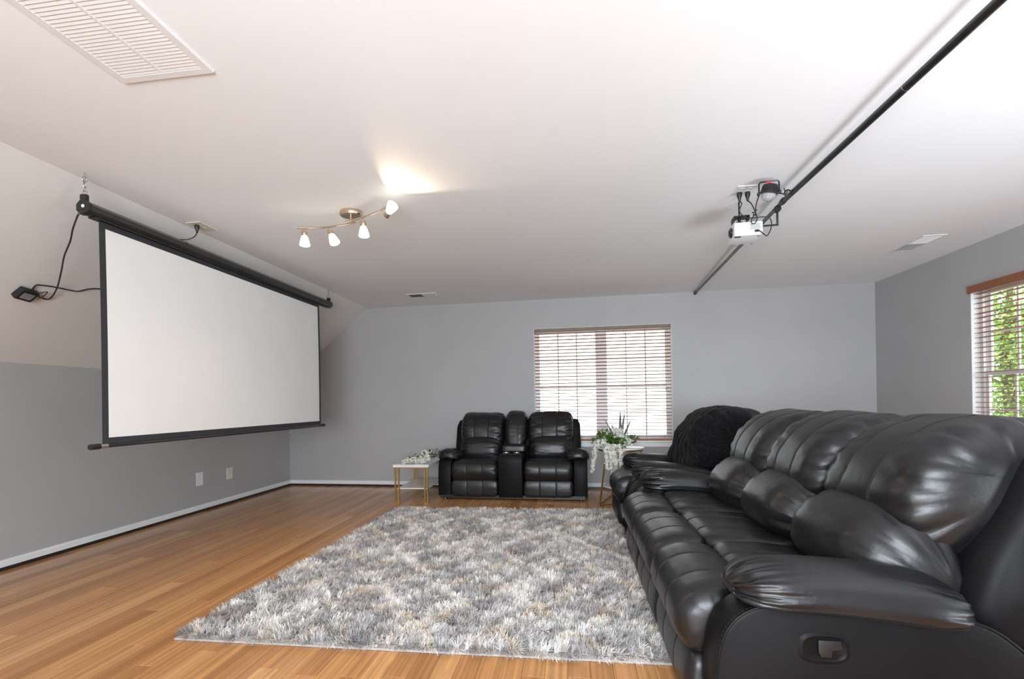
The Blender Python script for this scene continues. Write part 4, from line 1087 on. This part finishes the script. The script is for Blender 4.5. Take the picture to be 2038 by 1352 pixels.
# trailing strands of blossom
for i, (x, y, l, sw) in enumerate([(-.245, -.10, .30, -.045), (-.135, -.20, .26, .02), (-.07, -.235, .33, .0), (-.03, -.24, .42, -.01), (-.10, -.23, .20, .03), (.02, -.245, .34, .01)]):
    rr = random.Random(900+i); vs, fs = [], []
    n = int(l/.021)
    for q_ in (.70, .78, .86, .94):
        v, f = petal_cluster(.024, 13, 990+i*9+int(q_*10), 1, 1, .7, .014); kk = len(vs)
        vs += [p+Vector((x*(q_-1), y*(q_-1), .022)) for p in v]; fs += [tuple(q+kk for q in ff) for ff in f]
    for k in range(n):
        t = k/n
        c = Vector((sw*t+rr.uniform(-.008, .008), rr.uniform(-.008, .008), -l*t)); r = .026*(1-t*.55)
        v, f = petal_cluster(r, 13, 1000+i*50+k, 1, 1, .8, .014); kk = len(vs)
        vs += [p+c for p in v]; fs += [tuple(q+kk for q in ff) for ff in f]
    o = pyd('trailing_blossom', vs, fs, petalm, fa, True); o.location = (x, y, .01)

# ==================================================================  OUTSIDE
grass = mat('pale_ground', (.34, .32, .30), .9); add_mottle(grass, (.31, .29, .27), (.37, .35, .33), .6)
b = B(); b.box(-60, 60, -60, 60, -3.3, -3.2)
struct(b.build('ground', grass), 'pale sunlit ground outside the house', 'ground')
tl1 = mat('tree_leaf', (.16, .30, .055), .5); add_mottle(tl1, (.09, .20, .03), (.30, .46, .10), 3)
bark = mat('tree_bark', (.12, .09, .06), .9); add_mottle(bark, (.08, .06, .04), (.16, .12, .08), 10)
_b = bsdf(tl1); _b.inputs['Transmission Weight'].default_value = 0
def tree(label, loc, H_, R_, seed, nl=7000):
    e = thing('tree', label, 'tree', loc, 0, None)
    b = B(); b.tube([(0, 0, 0), (.1, .05, H_*.35), (-.05, .1, H_*.62), (.05, 0, H_*.85)], [.16, .12, .08, .03], 10)
    r = np.random.RandomState(seed)
    for k in range(9):
        a = r.uniform(0, 6.28); z = H_*r.uniform(.3, .7)
        b.tube([(0, 0, z), (math.cos(a)*R_*.4, math.sin(a)*R_*.4, z+R_*.25), (math.cos(a)*R_*.8, math.sin(a)*R_*.8, z+R_*.4)], [.05, .03, .01], 6)
    b.build('trunk', bark, e, True)
    nc = 46
    cl = r.randn(nc, 3); cl /= np.linalg.norm(cl, axis=1)[:, None]; cl *= (r.rand(nc, 1)**.4)*np.array([R_, R_, H_*.36]); cl += np.array([0, 0, H_*.62])
    idx = r.randint(0, nc, nl); p = cl[idx]+r.randn(nl, 3)*R_*.16
    a = r.rand(nl, 3)*6.28; s_ = .05+.05*r.rand(nl)
    d1 = np.c_[np.cos(a[:, 0])*np.cos(a[:, 1]*.3), np.sin(a[:, 0])*np.cos(a[:, 1]*.3), np.sin(a[:, 1])*.6]; d2 = np.cross(d1, r.randn(nl, 3)); d2 /= np.linalg.norm(d2, axis=1)[:, None]+1e-9
    V_ = np.stack([p, p+d1*s_[:, None]*.5+d2*s_[:, None]*.35, p+d1*s_[:, None]*1.1, p+d1*s_[:, None]*.5-d2*s_[:, None]*.35], 1).reshape(-1, 3)
    F_ = np.arange(nl*4).reshape(-1, 4)
    me = bpy.data.meshes.new('foliage'); me.vertices.add(nl*4); me.vertices.foreach_set('co', V_.reshape(-1).astype(np.float32)); me.loops.add(nl*4); me.loops.foreach_set('vertex_index', F_.reshape(-1).astype(np.int32))
    me.polygons.add(nl); me.polygons.foreach_set('loop_start', (np.arange(nl)*4).astype(np.int32)); me.polygons.foreach_set('loop_total', np.full(nl, 4, np.int32)); me.update()
    link('foliage', me, tl1, e, kind='stuff')
tree('tall leafy green tree close outside the right window', (8.6, 10.4, -3.2), 8.4, 2.4, 21, 26000)
tree('leafy green tree further out beyond the right window', (13.6, 16.2, -3.2), 8.0, 2.8, 22, 16000)
tree('leafy green tree outside the right window near the sofa side', (9.0, 4.6, -3.2), 7.4, 2.1, 23, 14000)
